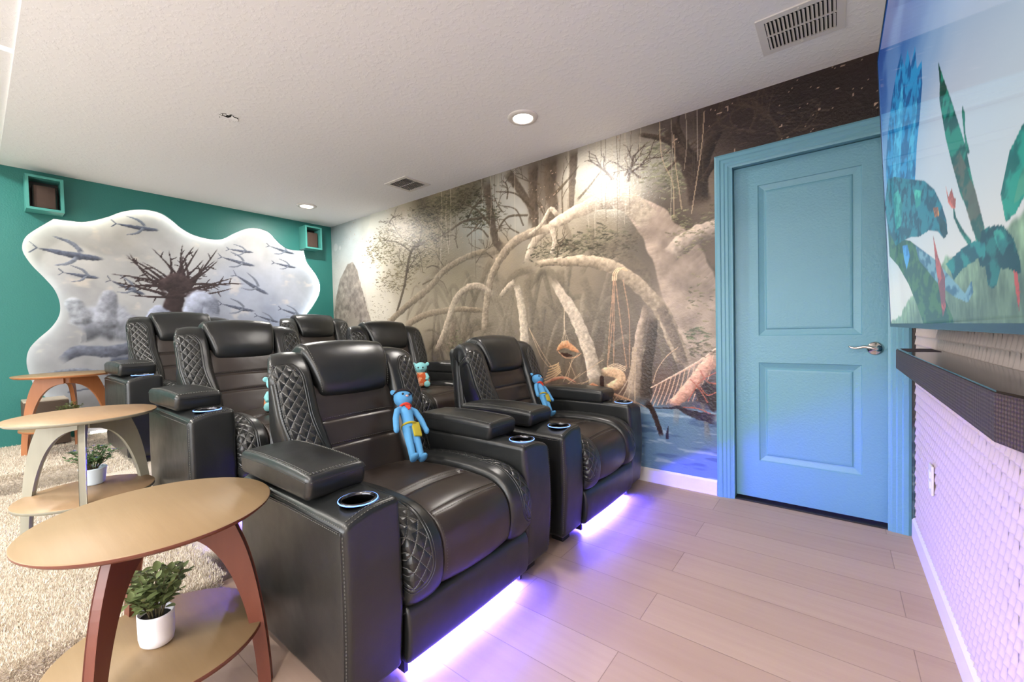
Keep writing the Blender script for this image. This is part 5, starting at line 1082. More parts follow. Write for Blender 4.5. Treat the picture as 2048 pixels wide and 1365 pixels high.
# carpeted risers
def platform(name, poly, z0, z1, label=None):
    bm = bmesh.new(); n = len(poly)
    lo = [bm.verts.new((x, y, z0)) for x, y in poly]; hi = [bm.verts.new((x, y, z1)) for x, y in poly]
    top = bm.faces.new(hi); bm.faces.new(lo[::-1])
    for i in range(n): bm.faces.new((lo[i], lo[(i + 1) % n], hi[(i + 1) % n], hi[i]))
    bmesh.ops.recalc_face_normals(bm, faces=bm.faces[:])
    es = [e for e in bm.edges if all(abs(v.co.z - z1) < 1e-6 for v in e.verts)]
    bmesh.ops.bevel(bm, geom=es, offset=.045, segments=6, profile=.5, affect='EDGES')
    me = bpy.data.meshes.new(name); bm.to_mesh(me); bm.free()
    for p in me.polygons: p.use_smooth = len(p.vertices) <= 4 or True
    me.shade_smooth()
    o = link(name, me, None, [MATS['carpet']]); o['kind'] = 'structure'; return o
H2, H3 = .14, .25
platform('floor_riser', [(-.13, -.004), (-.13, YB), (3.26, YB), (3.26, -2.30), (2.98, -2.30), (2.98, -.004)], .001, H2).name = 'floor_lower_riser'
platform('floor_riser', [(-.125, -.006), (-.125, YB + .005), (1.13, YB + .005), (1.13, -2.42), (1.62, -2.42), (1.62, -.006)], H2 - .03, H3).name = 'floor_upper_riser'
# carpet pile
rs = np.random.RandomState(4)
def pile(n, regions):
    P = []; 
    for (x0, x1, y0, y1, fn, w) in regions:
        k = int(n * w); x = rs.uniform(x0, x1, k); y = rs.uniform(y0, y1, k); z, nx, nz = fn(x, y); P.append(np.stack([x, y, z, nx, nz], 1))
    return np.concatenate(P)
def edge_fn(xe, z1, z0):
    R = .045
    def f(x, y):
        # x in [0,1] runs round the nose and down the riser front
        t = x; ang = np.clip(t / .5, 0, 1) * math.pi / 2
        down = np.clip((t - .5) / .5, 0, 1) * (z1 - R - z0)
        zx = xe - R + R * np.sin(ang); zz = z1 - R + R * np.cos(ang) - down
        return zx, zz, np.sin(ang), np.cos(ang)
    return f
pts = []
def flat(x0, x1, y0, y1, z, n):
    a = np.zeros((n, 5)); a[:, 0] = rs.uniform(x0, x1, n); a[:, 1] = rs.uniform(y0, y1, n); a[:, 2] = z; a[:, 4] = 1; pts.append(a)
def nose(xe, z1, z0, y0, y1, n):
    a = np.zeros((n, 5)); zx, zz, sx, sz = edge_fn(xe, z1, z0)(rs.rand(n), None); a[:, 0] = zx; a[:, 1] = rs.uniform(y0, y1, n); a[:, 2] = zz; a[:, 3] = sx; a[:, 4] = sz; pts.append(a)
flat(2.2, 3.22, -2.95, -2.28, H2, 60000); flat(1.15, 2.2, -2.95, -2.28, H2, 30000); flat(2.2, 3.22, -4.1, -2.95, H2, 50000); flat(1.15, 2.2, -4.1, -2.95, H2, 40000); flat(.0, 1.09, -4.1, -2.95, H3, 26000); flat(.0, 1.09, -2.95, -2.2, H3, 14000); flat(1.0, 1.58, -2.40, -2.0, H3, 6000)
nose(3.26, H2, .003, -2.95, -2.30, 14000); nose(1.13, H3, H2, -2.95, -2.42, 9000)
A = np.concatenate(pts); n = len(A); h = rs.uniform(.006, .013, n); an = rs.uniform(0, 2 * np.pi, n); w = rs.uniform(.0012, .0024, n)
base = A[:, :3]; up = np.stack([A[:, 3], np.zeros(n), A[:, 4]], 1); sd_ = np.stack([np.cos(an), np.sin(an), np.zeros(n)], 1)
lean = np.stack([rs.normal(0, .5, n), rs.normal(0, .5, n), rs.normal(0, .3, n)], 1)
tip = base + (up + lean * .8) * h[:, None]
co = np.stack([base - sd_ * w[:, None], base + sd_ * w[:, None], tip], 1).reshape(-1, 3)
me = bpy.data.meshes.new('carpet_pile'); me.vertices.add(len(co)); me.vertices.foreach_set('co', co.ravel().astype(np.float32))
me.loops.add(3 * n); me.loops.foreach_set('vertex_index', np.arange(3 * n, dtype=np.int32)); me.polygons.add(n); me.polygons.foreach_set('loop_start', np.arange(0, 3 * n, 3, dtype=np.int32)); me.update(calc_edges=True)
MATS['pile'] = plain('carpet_fibre', srgb((216, 206, 190)), .95, spec=.1)
o = link('carpet_pile', me, None, [MATS['pile']]); tag(o, 'shaggy beige carpet pile on the stepped risers', 'carpet', kind='stuff')

# ================================================================== recliners
BLK, THR = MATS['black'], MATS['thread']
def arm_mesh(sgn):
    """sgn=+1: arm on the +y side. Returns mesh builder"""
    mb = MB(); y0, y1 = .315, .505
    def warp(p):
        x, y, z = p; f = (x + .22) / .70; o_ = (y - y0) / (y1 - y0)
        if z > .4: z -= .030 * max(0, (z - .4) / .18) * max(0, o_ - .45) ** 1.4 / .43; z += .004 * math.sin(math.pi * min(1, max(0, f))) * max(0, (z - .4) / .18)
        if f > .9: x += .014 * math.sin(math.pi * min(1, max(0, (z - .05) / .53))) * (f - .9) / .1
        if z < .3: x -= .010 * (f - .5) * (.3 - z) / .25
        y += .004 * math.sin(math.pi * (z - .05) / .53) * (1 if o_ > .9 else 0)
        return (x, sgn * y, z)
    mb.rbox((-.22, y0, .048), (.48, y1, .578), .022, (20, 8, 16), 4, 0, warp)
    # double seams with stitches: across the top front edge, along the outer top edge, down the outer front edge
    def W(x, y, z): return warp(Vector((x, y, z)))
    for dz in (0, 1):
        mb.dashes([W(.462 + .012 * (1 - dz), y, .579 - .006 * (1 - dz)) for y in np.linspace(.335, .490, 12)], mi=1)
    mb.dashes([W(x, .506, .556) for x in np.linspace(-.20, .46, 30)], mi=1)
    mb.dashes([W(x, .500, .571) for x in np.linspace(-.20, .46, 30)], mi=1)
    mb.dashes([W(.474, .5035, z) for z in np.linspace(.55, .07, 40)], mi=1)
    mb.tube([W(.469, .5065, z) for z in np.linspace(.565, .06, 40)], .0016, 6, 2)
    mb.tube([W(x, .5065, .564) for x in np.linspace(-.205, .465, 40)], .0016, 6, 2)
    return mb
_dg = None
def cut(o, cutter):
    md = o.modifiers.new('b', 'BOOLEAN'); md.object = cutter; md.operation = 'DIFFERENCE'; md.solver = 'EXACT'
    bpy.context.view_layer.update()
    me = bpy.data.meshes.new_from_object(o.evaluated_get(bpy.context.evaluated_depsgraph_get()))
    o.modifiers.clear(); old = o.data; o.data = me; bpy.data.meshes.remove(old)

def taper(mb):
    mb.v = [(x, y * (1 - 1.15 * max(0.0, -.30 - x)), z) for x, y, z in mb.v]

def make_recliner():
    root = empty('recliner', (0, 0, 0))
    for sgn in (-1, 1):
        a = arm_mesh(sgn).build('armrest', [BLK, THR, MATS['darkplastic']], root)
        cx, cy, zt = .402, sgn * .408, .580
        cm = MB(); cm.lathe([(0, -.08), (.046, -.08), (.046, .05), (0, .05)], (cx, cy, zt), 40); co_ = cm.build('cutter', [BLK], None)
        cut(a, co_); bpy.data.objects.remove(co_)
        for p in a.data.polygons: p.use_smooth = True
        cm = MB(); cm.lathe([(.0455, -.078), (.0445, -.078), (.0445, -.004), (.0455, .0045), (.0495, .0055), (.0545, .0035), (.0555, -.001), (.0460, -.001), (.0455, -.078)], (cx, cy, zt - .001), 48)
        cm.lathe([(0, -.074), (.0450, -.074), (.0450, -.077), (0, -.077)], (cx, cy, zt - .001), 40)
        cup = cm.build('cup_holder', [MATS['cup']], a)
        rm = MB(); rm.tube([(cx + .0555 * math.cos(t), cy + .0555 * math.sin(t), zt + .0005) for t in np.linspace(0, 2 * math.pi, 49)[:-1]], .0019, 6, closed=True)
        tag(rm.build('ring_light', [MATS['ring']], a), 'glowing blue ring around the cup holder')
        pm_ = MB()
        px0, px1, pw = -.205, .300, .099
        def wp_(p, g=sgn):
            x, y, z = p; f = (x - px0) / (px1 - px0); q = y / pw
            if z > .61: z += .014 * (1 - q * q) * (1 - (2 * f - 1) ** 4) + .006 * math.sin(math.pi * f)
            if f > .8 and z < .62: x -= .012 * (.62 - z) / .05
            return (x, g * .408 + y, z)
        pm_.rbox((px0, -pw, .572), (px1, pw, .652), .020, (16, 8, 3), 4, 0, wp_)
        for yy in (-pw + .012, pw - .012):
            for off in (0, .006): pm_.dashes([wp_(Vector((x, yy + (off if yy < 0 else -off), .6525))) for x in np.linspace(px0 + .02, px1 - .02, 40)], mi=1)
        for off in (0, .006): pm_.dashes([wp_(Vector((px1 - .014 - off, yy, .6525))) for yy in np.linspace(-pw + .015, pw - .015, 14)], mi=1)
        for yy in (-pw, pw): pm_.tube([wp_(Vector((x, yy * 1.003, .632))) for x in np.linspace(px0 + .015, px1 - .01, 30)], .0014, 5, 2)
        pm_.tube([wp_(Vector((px1 * 1.002, yy, .632))) for yy in np.linspace(-pw + .01, pw - .01, 14)], .0014, 5, 2)
        pm_.build('armrest_pad', [BLK, THR, MATS['darkplastic']], a)
    # seat
    sp = [(-.15, .455), (0, .470), (.17, .482), (.34, .480), (.44, .462), (.497, .415), (.515, .350), (.508, .275), (.482, .240), (.43, .238)]
    mb = MB()
    def gs(a, y): return .024 * math.exp(-((a - .425) / .013) ** 2) + .004 * math.exp(-((a - .60) / .006) ** 2) + .010 * math.exp(-((a) / .03) ** 2)
    at, tot = sweep(mb, sp, 0, .176, .11, .014, .012, 90, .012, gs)
    for dd in (.008, -.010): mb.dashes([at(.60 + dd, y, .001) for y in np.linspace(-.17, .17, 20)], mi=1)
    mb.dashes([at(.425 - .014, y, -.001) for y in np.linspace(-.165, .165, 20)], mi=1)
    for yy in (-.163, .163): mb.dashes([at(t, yy, -.001) for t in np.linspace(.1, tot - .06, 60)], mi=1)
    tag(mb.build('seat_cushion', [MATS['brown'], THR], root), 'dark brown leather seat cushion')
    bp = [(-.15, .470), (0, .492), (.17, .503), (.33, .500), (.43, .482), (.497, .430), (.520, .355), (.512, .275), (.482, .236), (.43, .232)]
    for sgn in (-1, 1):
        mb = MB()
        def mask(a, y, tot_):
            # y>0 is the arm side; quilted strip there, rounded off at its lower end
            end = tot_ - .125
            d1 = -(y + .006)
            if a > end - .07:
                return math.hypot(a - (end - .07), max(0.0, .066 - y)) - .072 if y < .066 else a - end
            return d1
        at, tot = sweep(mb, bp, sgn * .246, .070, .11, .020, .013, 110, .012, None, mask, 0, 22, sgn)
        mb.build('quilted_side_bolster', [MATS['quilt']], root)
    # footrest panel
    mb = MB(); at, tot = sweep(mb, [(.43, .232), (.470, .230), (.494, .212), (.502, .160), (.500, .105), (.492, .065), (.475, .050), (.44, .048)], 0, .311, .05, .012, .004, 40, .004)
    mb.build('footrest', [BLK], root)
    # dark base with side skirts added to block stray light, and its light strip
    mb = MB(); mb.rbox((-.36, -.306, .012), (.425, .306, .36), .008, (2, 2, 2), 2); mb.box((.42, -.306, .014), (.462, -.292, .06)); mb.box((.42, .292, .014), (.462, .306, .06)); mb.build('base', [MATS['darkplastic']], root)
    mb = MB(); mb.box((.442, -.285, .026), (.448, .285, .034)); mb.box((.425, -.285, .034), (.448, .285, .047), 1)
    tag(mb.build('strip_light', [MATS['strip'], MATS['darkplastic']], root), 'violet-blue glowing strip under the seat')
    # back: rear shell, centre panel, two quilted wings, headrest
    mb = MB()
    def ws_(p):
        x, y, z = p; t = (z - .10) / .86; x -= .20 * t - .02 * math.sin(math.pi * t)
        y *= (1.0 - .09 * max(0, .65 - t) / .65) ; return (x, y, z)
    mb.rbox((-.40, -.35, .10), (-.21, .35, .955), .05, (4, 10, 14), 4, 0, ws_); taper(mb); mb.build('back_shell', [BLK], root)
    mb = MB()
    cp = [(-.31, .86), (-.268, .80), (-.232, .70), (-.192, .60), (-.150, .50), (-.125, .43), (-.12, .38)]
    def gb(a, y): return sum(.012 * math.exp(-((a - k) / .006) ** 2) for k in (.185, .300))
    at, tot = sweep(mb, cp, 0, lambda s_: .200, .08, .02, .016, 90, .02, gb)
    for k in (.185, .300): mb.dashes([at(k - .010, y, -.001) for y in np.linspace(-.19, .19, 22)], mi=1)
    tag(mb.build('back_cushion', [MATS['brown'], THR], root), 'dark brown leather back cushion with cross seams')
    wpth = [(-.41, .26), (-.45, .45), (-.485, .62), (-.50, .76), (-.505, .86), (-.492, .925), (-.455, .962), (-.395, .983), (-.335, .972), (-.288, .930), (-.255, .860), (-.222, .770), (-.182, .665), (-.138, .560), (-.102, .470), (-.085, .400)]
    for sgn in (-1, 1):
        mb = MB()
        half = lambda s_: .086 - .014 * smooth(.77, .93, s_)
        yc = lambda s_, g=sgn: g * (.278 - .035 * float(smooth(.74, .91, s_)))
        def mask(a, y, tot_):
            st = .90
            if a < st: return max(st - a, .03)
            if a < st + .075: 
                return .075 - math.hypot(0, 0) if y > .2 else (math.hypot(st + .075 - a, max(0, .045 - y)) - .075 if y < .045 else st - a)
            return max(-(y + .030), y - .070)
        at, tot = sweep(mb, wpth, yc, half, .13, .024, .014, 180, .02, None, mask, 0, 24, sgn)
        for dy in (.078, .071): mb.dashes([at(t, sgn * dy * (half(t / tot) / .086), .002) for t in np.linspace(.68, tot - .05, 80)], mi=1)
        taper(mb); mb.build('quilted_back_wing', [MATS['quilt'], THR], root)
    mb = MB()
    hp = [(-.50, .88), (-.492, .945), (-.455, 1.000), (-.395, 1.026), (-.335, 1.018), (-.292, .975), (-.262, .910), (-.246, .850), (-.256, .806), (-.300, .790)]
    at, tot = sweep(mb, hp, 0, lambda s_: .205 - .035 * float(smooth(.5, .95, s_)), .12, .024, .014, 70, .02, lambda a, y: .004 * math.exp(-((abs(y) - .178) / .005) ** 2))
    for yy in (-.188, .188): mb.dashes([at(t, yy * (1 - .12 * float(smooth(.5, .95, t / tot))), .001) for t in np.linspace(.06, tot - .06, 50)], mi=1)
    mb.build('headrest', [BLK, THR], root)
    for x in (.40, -.16):
        for y in (-.41, .41):
            mb = MB(); mb.rbox((x - .035, y - .035, 0), (x + .035, y + .035, .060), .006, (1, 1, 1), 2); mb.build('foot', [MATS['darkplastic']], root)
    return root
proto = make_recliner()
seats = [((3.58, -1.765, 0), 'black leather recliner in the front row beside the nearest side table'),
         ((3.58, -.63, 0), 'black leather recliner in the front row against the forest mural, next to the blue door'),
         ((2.30, -1.765, H2), 'black leather recliner in the middle row beside the pale-legged side table'),
         ((2.30, -.63, H2), 'black leather recliner in the middle row against the mural, holding a small seated plush'),
         ((1.06, -1.765, H3), 'black leather recliner in the back row beside the orange-legged side table'),
         ((1.06, -.63, H3), 'black leather recliner in the back row in the teal corner by the mural')]
for i, (loc, lab) in enumerate(seats):
    o = proto if i == 0 else copy_tree(proto)
    o.location = loc; tag(o, lab, 'recliner', 'home cinema recliners in three rows')

# ================================================================== side tables and plants
def wood(name, c1, c2, rough=.42, scale=(3, 40, 3)):
    t = NT(name); ob = t.obj()
    g = t.noise(1.0, 4, .6, t.mapping(ob, scale)); g2 = t.noise(2.0, 3, .5, t.mapping(ob, (1, 4, 1), loc=(5, 2, 1)))
    c = t.mix(g, c1, c2); c = t.mix(t.math('MULTIPLY', g2, .4), c, c1)
    t.base(c); t.bump(g, .0004)
    return t.set(Roughness=rough)
W_TOP = wood('maple_veneer', srgb((130, 106, 74)), srgb((148, 124, 92)), .48)
W_EDGE = wood('reddish_beech', srgb((98, 52, 40)), srgb((120, 70, 54)), .35, (30, 30, 3))
W_ORANGE = wood('orange_beech', srgb((160, 100, 60)), srgb((180, 120, 78)), .38, (30, 30, 3))
W_WASHED = wood('washed_out_leg_wood', srgb((138, 134, 118)), srgb((158, 154, 138)), .4, (30, 30, 3))  # middle table's washed-out brightness put into its leg colour
W_WASHEDTOP = wood('washed_out_top_wood', srgb((150, 120, 90)), srgb((168, 140, 108)), .42)  # the same washed-out brightness put into its top colour
LEG = [(.165, .557), (.190, .500), (.214, .430), (.234, .340), (.250, .230), (.262, .110), (.268, 0), (.238, 0), (.230, .110), (.214, .225), (.190, .320), (.158, .400), (.118, .458), (.070, .492), (.015, .505), (.015, .557)]
LEG_S = [(float(x), float(z)) for x, z in catmull(LEG[:7], 22)] + [(float(x), float(z)) for x, z in catmull(LEG[7:15], 26)] + [LEG[15]]
def table(loc, ang, mt, ml, me_, lab, r=.277):
    t = empty('side_table', loc); tag(t, lab, 'side table', 'round two-tier side tables beside the recliners')
    mb = MB(); mb.lathe([(0, .576), (r - .003, .576), (r, .573)], n=96); mb.lathe([(r, .573), (r, .568), (r - .012, .558), (0, .558)], n=96, mi=1)
    for i in range(96 * 2): pass
    mb.build('tabletop', [mt, me_], t)
    rs_ = .246
    mb = MB(); mb.lathe([(0, .201), (rs_ - .002, .201), (rs_, .199)], n=80); mb.lathe([(rs_, .199), (rs_, .187), (0, .185)], n=80, mi=1); mb.build('shelf', [mt, me_], t)
    for a in ang:
        a = math.radians(a); mb = MB(); mb.prism(LEG_S, (0, 0, 0), (math.cos(a), math.sin(a), 0), (0, 0, 1), .024, 0, .002); mb.build('leg', [ml], t)
    return t
T1 = (3.57, -2.548, 0); T2 = (2.25, -2.540, H2); T3 = (.63, -2.44, H3)
table(T1, (-45, 57, 187), W_TOP, W_EDGE, W_EDGE, 'maple side table with reddish legs standing nearest the camera beside the front recliner')
table(T2, (229, 350, 110), W_WASHEDTOP, W_WASHED, W_WASHED, 'side table with washed-out grey legs standing on the lower carpeted riser, middle of the three', .266)
table(T3, (236, 165, 108), W_TOP, W_ORANGE, W_ORANGE, 'side table with orange beech legs on the upper riser in front of the teal wall', .27)

def leafmat(name, c1, c2):
    t = NT(name); ob = t.obj(); t.base(t.mix(t.noise(30, 2, vec=ob), c1, c2)); return t.set(Roughness=.45, Specular_IOR_Level=.4)
G1 = leafmat('olive_leaf', srgb((84, 98, 56)), srgb((146, 158, 104))); G2 = leafmat('fresh_leaf', srgb((72, 112, 60)), srgb((132, 164, 112)))
STEM = plain('plant_stem', srgb((84, 74, 48)), .7); SOIL = plain('potting_soil', (.02, .015, .012, 1), .95)
PETAL = plain('lilac_petal', srgb((120, 120, 220)), .6)
def plant(loc, seed, lab, potmat, gm, H=.125, spread=.085, nst=16, nlf=12, pot='round', leaf=.022, flowers=0, name='potted_plant', sc_=1.0):
    random.seed(seed); t = empty(name, loc, random.uniform(0, 1)); t.scale = (sc_, sc_, sc_); tag(t, lab, 'potted plant')
    mb = MB()
    if pot == 'round': mb.lathe([(0, 0), (.034, 0), (.040, .006), (.047, .070), (.049, .072), (.049, .076), (.045, .076), (.043, .060), (0, .060)], n=40); hp_ = .076
    else: mb.lathe([(0, 0), (.030, 0), (.038, .006), (.041, .02), (.042, .072), (.0415, .078), (.039, .078), (.039, .058), (0, .058)], n=44, sy=.82); hp_ = .078
    mb.build('pot', [potmat], t)
    mb = MB(); mb.lathe([(0, .064), (.038, .062), (.038, .056), (0, .056)], n=24, sy=.8); mb.build('soil', [SOIL], t)
    ms = MB(); ml = MB(); mf = []
    for k in range(nst):
        a = k * 2.4 + random.uniform(-.3, .3); rr = spread * math.sqrt((k + .5) / nst) * random.uniform(.8, 1.15); hh = H * random.uniform(.62, 1.0) * (1.08 - .45 * (rr / spread) ** 2)
        p0 = Vector((.012 * math.cos(a), .012 * math.sin(a), .06)); p2 = Vector((rr * math.cos(a), rr * math.sin(a), .07 + hh)); p1 = (p0 + p2) / 2 + Vector((-.2 * rr * math.cos(a), -.2 * rr * math.sin(a), .012))
        P = [p0 * (1 - u) ** 2 + p1 * 2 * u * (1 - u) + p2 * u * u for u in np.linspace(0, 1, 8)]
        ms.tube(P, [.0016 - .0001 * i for i in range(8)], 5)
        for j in range(nlf):
            u = .28 + .72 * (j + .5) / nlf; i = min(6, int(u * 7)); b = P[i].lerp(P[i + 1], u * 7 - i)
            an = j * 2.1 + random.uniform(-.6, .6) + a; up = random.uniform(.0, .9); d = Vector((math.cos(an), math.sin(an), up)).normalized()
            l = leaf * random.uniform(.7, 1.25); w = l * .30; sd = d.cross(Vector((0, 0, 1))).normalized(); nn = sd.cross(d)
            b = b + d * .004
            droop = random.uniform(-.1, .25)
            vs = [b]; 
            for (tt, ww) in ((.18, .55), (.42, 1.0), (.7, .85), (.9, .4)):
                c_ = b + d * (l * tt) - Vector((0, 0, 1)) * (droop * l * tt * tt)
                vs += [c_ - sd * w * ww + nn * w * .28 * ww, c_, c_ + sd * w * ww + nn * w * .28 * ww]
            vs.append(b + d * l - Vector((0, 0, 1)) * (droop * l))
            fs = [(0, 1, 2), (0, 2, 3)]
            for q in range(3): o_ = 1 + 3 * q; fs += [(o_, o_ + 3, o_ + 4, o_ + 1), (o_ + 1, o_ + 4, o_ + 5, o_ + 2)]
            fs += [(10, 13, 11), (11, 13, 12)]
            ml.add(vs, fs)
        if flowers and k % 3 == 0:
            c_ = P[-1] + Vector((0, 0, .006))
            for q in range(5):
                an = q * 1.2566; e = Vector((math.cos(an), math.sin(an), .3)); s2 = Vector((-math.sin(an), math.cos(an), 0)); (mf.append(MB()) if q == 0 else None); mf[-1].add([c_, c_ + e * .004 + s2 * .0025, c_ + e * .008, c_ + e * .004 - s2 * .0025], [(0, 1, 2, 3)])
    ms.build('stems', [STEM], t); ml.build('foliage', [gm], t)
    for f_ in mf: f_.build('flower', [PETAL], t)
    return t
POTW = plain('white_glazed_pot', srgb((236, 232, 236)), .3); POTB = plain('pale_blue_pot', srgb((214, 228, 238)), .35); POTD = plain('dark_pot', srgb((60, 52, 46)), .5)
plant((3.565, -2.562, .201), 3, 'leafy plant in an oval white pot on the lower shelf of the nearest side table', POTW, G1, .115, .078, 24, 14, 'oval', .025, sc_=1.17)
plant((2.13, -2.505, H2 + .201), 8, 'bushy plant with tiny lilac flowers in a pale pot on the middle side table', POTB, G2, .105, .095, 34, 13, 'round', .019, 1, sc_=1.1)
plant((.60, -2.43, H3 + .201), 14, 'low spreading plant on the shelf of the orange-legged side table', POTD, G1, .085, .085, 18, 12, 'round', .022)

# ================================================================== television and soundbar
tv = empty('television', (5.30, -1.55, 1.057)); tag(tv, 'large flat television on the right wall showing teal birds over a misty sky', 'television')
n3 = Vector((-1.0, 0, -.0376)).normalized(); upv = Vector((-.0376, 0, 1)).normalized(); B0 = Vector((5.275, 0, 1.057))
def tvpt(y, z, d=0.0):
    t = (z - 1.057) / upv.z; return B0 + upv * t + Vector((0, y, 0)) + n3 * d
Y0, Y1, Z0, Z1 = -2.50, -.600, 1.057, 2.120
def tvbox(mb, y0, y1, z0, z1, d0, d1, mi=0):
    vs = [tvpt(y, z, d) for d in (d0, d1) for y in (y0, y1) for z in (z0, z1)]
    mb.add(vs, [(0, 1, 3, 2), (4, 6, 7, 5), (0, 4, 5, 1), (2, 3, 7, 6), (0, 2, 6, 4), (1, 5, 7, 3)], mi, True)
MATS['bezel'] = plain('dark_steel_bezel', srgb((58, 78, 98)), .25, metal=.7)
def tvpart(name, fn, mats):
    mb = MB(); fn(mb); o = mb.build(name, mats, tv, origin=None); o.matrix_parent_inverse = Matrix.Translation(-Vector(tv.location)); return o
tvpart('housing', lambda m: tvbox(m, Y0, Y1, Z0, Z1, -.028, -.002), [MATS['darkplastic']])
def bez(m):
    b = .007
    tvbox(m, Y0, Y1, Z0 - .006, Z0 + b, -.03, .003); tvbox(m, Y0, Y1, Z1 - b, Z1, -.03, .003); tvbox(m, Y0, Y0 + b, Z0, Z1, -.03, .003); tvbox(m, Y1 - b, Y1, Z0, Z1, -.03, .003)
tvpart('bezel', bez, [MATS['bezel']])
tvpart('wall_mount', lambda m: (m.box((5.31, -1.85, 1.30), (LX - .002, -1.25, 1.34)), m.box((5.30, -1.85, 1.80), (LX - .002, -1.25, 1.84)), m.box((5.29, -1.6, 1.28), (5.32, -1.56, 1.86))), [MATS['darkplastic']])
sp_ = Paint(.607, 2.493, Z0 + .007, Z1 - .007, .0026)       # u = -y
U, V = sp_.U, sp_.V
hh = np.clip((V - Z0) / 1.06, 0, 1); sky = np.stack([np.interp(hh, [0, .12, .30, .5, .72, 1], c) for c in ((206, 210, 170, 112, 54, 24), (204, 206, 188, 148, 98, 62), (196, 202, 204, 188, 158, 128))], -1)
sp_.c = sky; warm = np.exp(-((U - 1.7) / .45) ** 2 - ((V - 1.45) / .16) ** 2); sp_.blend(.35 * warm, (226, 206, 200))
sp_.blend(.30 * smooth(.5, .75, noise2(U + .5 * V, V, .35, 71, 4, .7, 2)) * hh, (190, 206, 222))
rr = np.hypot(U - 2.75, V - 2.0); sp_.blend(.45 * (1 - smooth(.80, .815, rr)) * smooth(.0, .9, rr), (60, 96, 168)); sp_.blend(.5 * np.exp(-((rr - .81) / .02) ** 2), (206, 214, 224))
hx_ = [p[0] for p in SCREEN_HILLS]; hy_ = [p[1] for p in SCREEN_HILLS]
top_ = np.interp(U, [.6, .95, 1.2] + hx_, [1.07, 1.09, 1.14] + [h_ + .07 for h_ in hy_]) + .03 * (noise2(U, V * 0, .06, 72, 3) - .5)
hill = smooth(-.006, .004, top_ - V); tex = noise2(U, V, .03, 73, 4, 1.5, 1)
sp_.c = sp_.c * (1 - hill[..., None]) + (np.array((96, 118, 92)) * (.6 + .9 * tex[..., None]) * (1 - .35 * smooth(0, .1, top_ - V))[..., None] + 25) * hill[..., None]
for i, (c1, c2, a_, P_) in enumerate(SCREEN_SHAPES): sp_.shape(P_, c1, c2, a_, .022, i, .45)
def scr(U, V):
    t = (V - 1.057) / upv.z; return (B0.x + upv.x * t + n3.x * .0005, -U, B0.z + upv.z * t + n3.z * .0005)
o = sp_.mesh('screen', scr, [MATS['screen']], tv); o.matrix_parent_inverse = Matrix.Translation(-Vector(tv.location)); tag(o, 'lit screen with a flying teal bird and a perched blue bird')

sb = empty('soundbar', (5.33, -1.26, .885)); tag(sb, 'long black soundbar mounted on the relief wall under the television', 'soundbar')
def grille():
    t = NT('soundbar_grille'); ob = t.obj(); s_ = t.n('ShaderNodeSeparateXYZ'); t.l(ob, s_.inputs[0])
    a = t.math('PINGPONG', t.math('MULTIPLY', s_.outputs[2], 160.0), .5); b = t.math('PINGPONG', t.math('MULTIPLY', s_.outputs[1], 160.0), .5)
    h_ = t.math('ADD', a, b); t.base(t.mix(h_, srgb((58, 48, 54)), srgb((84, 70, 76)))); t.bump(h_, .002); return t.set(Roughness=.5, Metallic=.2)
GR = grille(); GLOSS = plain('gloss_black', (.008, .008, .009, 1), .12)
def sbpoly(ins=0.0): return [(LX - .012, -.60 - ins), (5.30 + ins, -.60 - ins), (5.288 + ins, -.615 - ins), (5.288 + ins, -1.93 + ins), (5.318 + ins, -2.05 + ins), (LX - .012, -2.05 + ins)]
def sbprism(name, z0, z1, ins, mat):
    mb = MB(); P = sbpoly(ins); n = len(P); vs = [(x, y, z0) for x, y in P] + [(x, y, z1) for x, y in P]
    mb.add(vs, [(i, (i + 1) % n, n + (i + 1) % n, n + i) for i in range(n)] + [tuple(range(n)), tuple(range(n, 2 * n))], 0, True)
    o = mb.build(name, [mat], sb, origin=None); o.matrix_parent_inverse = Matrix.Translation(-Vector(sb.location)); return o
sbprism('front_grille', .887, .960, 0, GR); sbprism('top_panel', .960, .964, .002, GLOSS)
mb = MB(); 
for k in range(26): mb.box((5.300, -.632 - k * .008, .964), (5.385, -.635 - k * .008, .9652))
o = mb.build('top_vent', [GR], sb, origin=None); o.matrix_parent_inverse = Matrix.Translation(-Vector(sb.location))
for yy in (-.9, -1.7):
    mb = MB(); mb.box((LX - .014, yy - .03, .88), (LX - .001, yy + .03, .95))
    o = mb.build('wall_bracket', [MATS['darkplastic']], sb, origin=None); o.matrix_parent_inverse = Matrix.Translation(-Vector(sb.location))

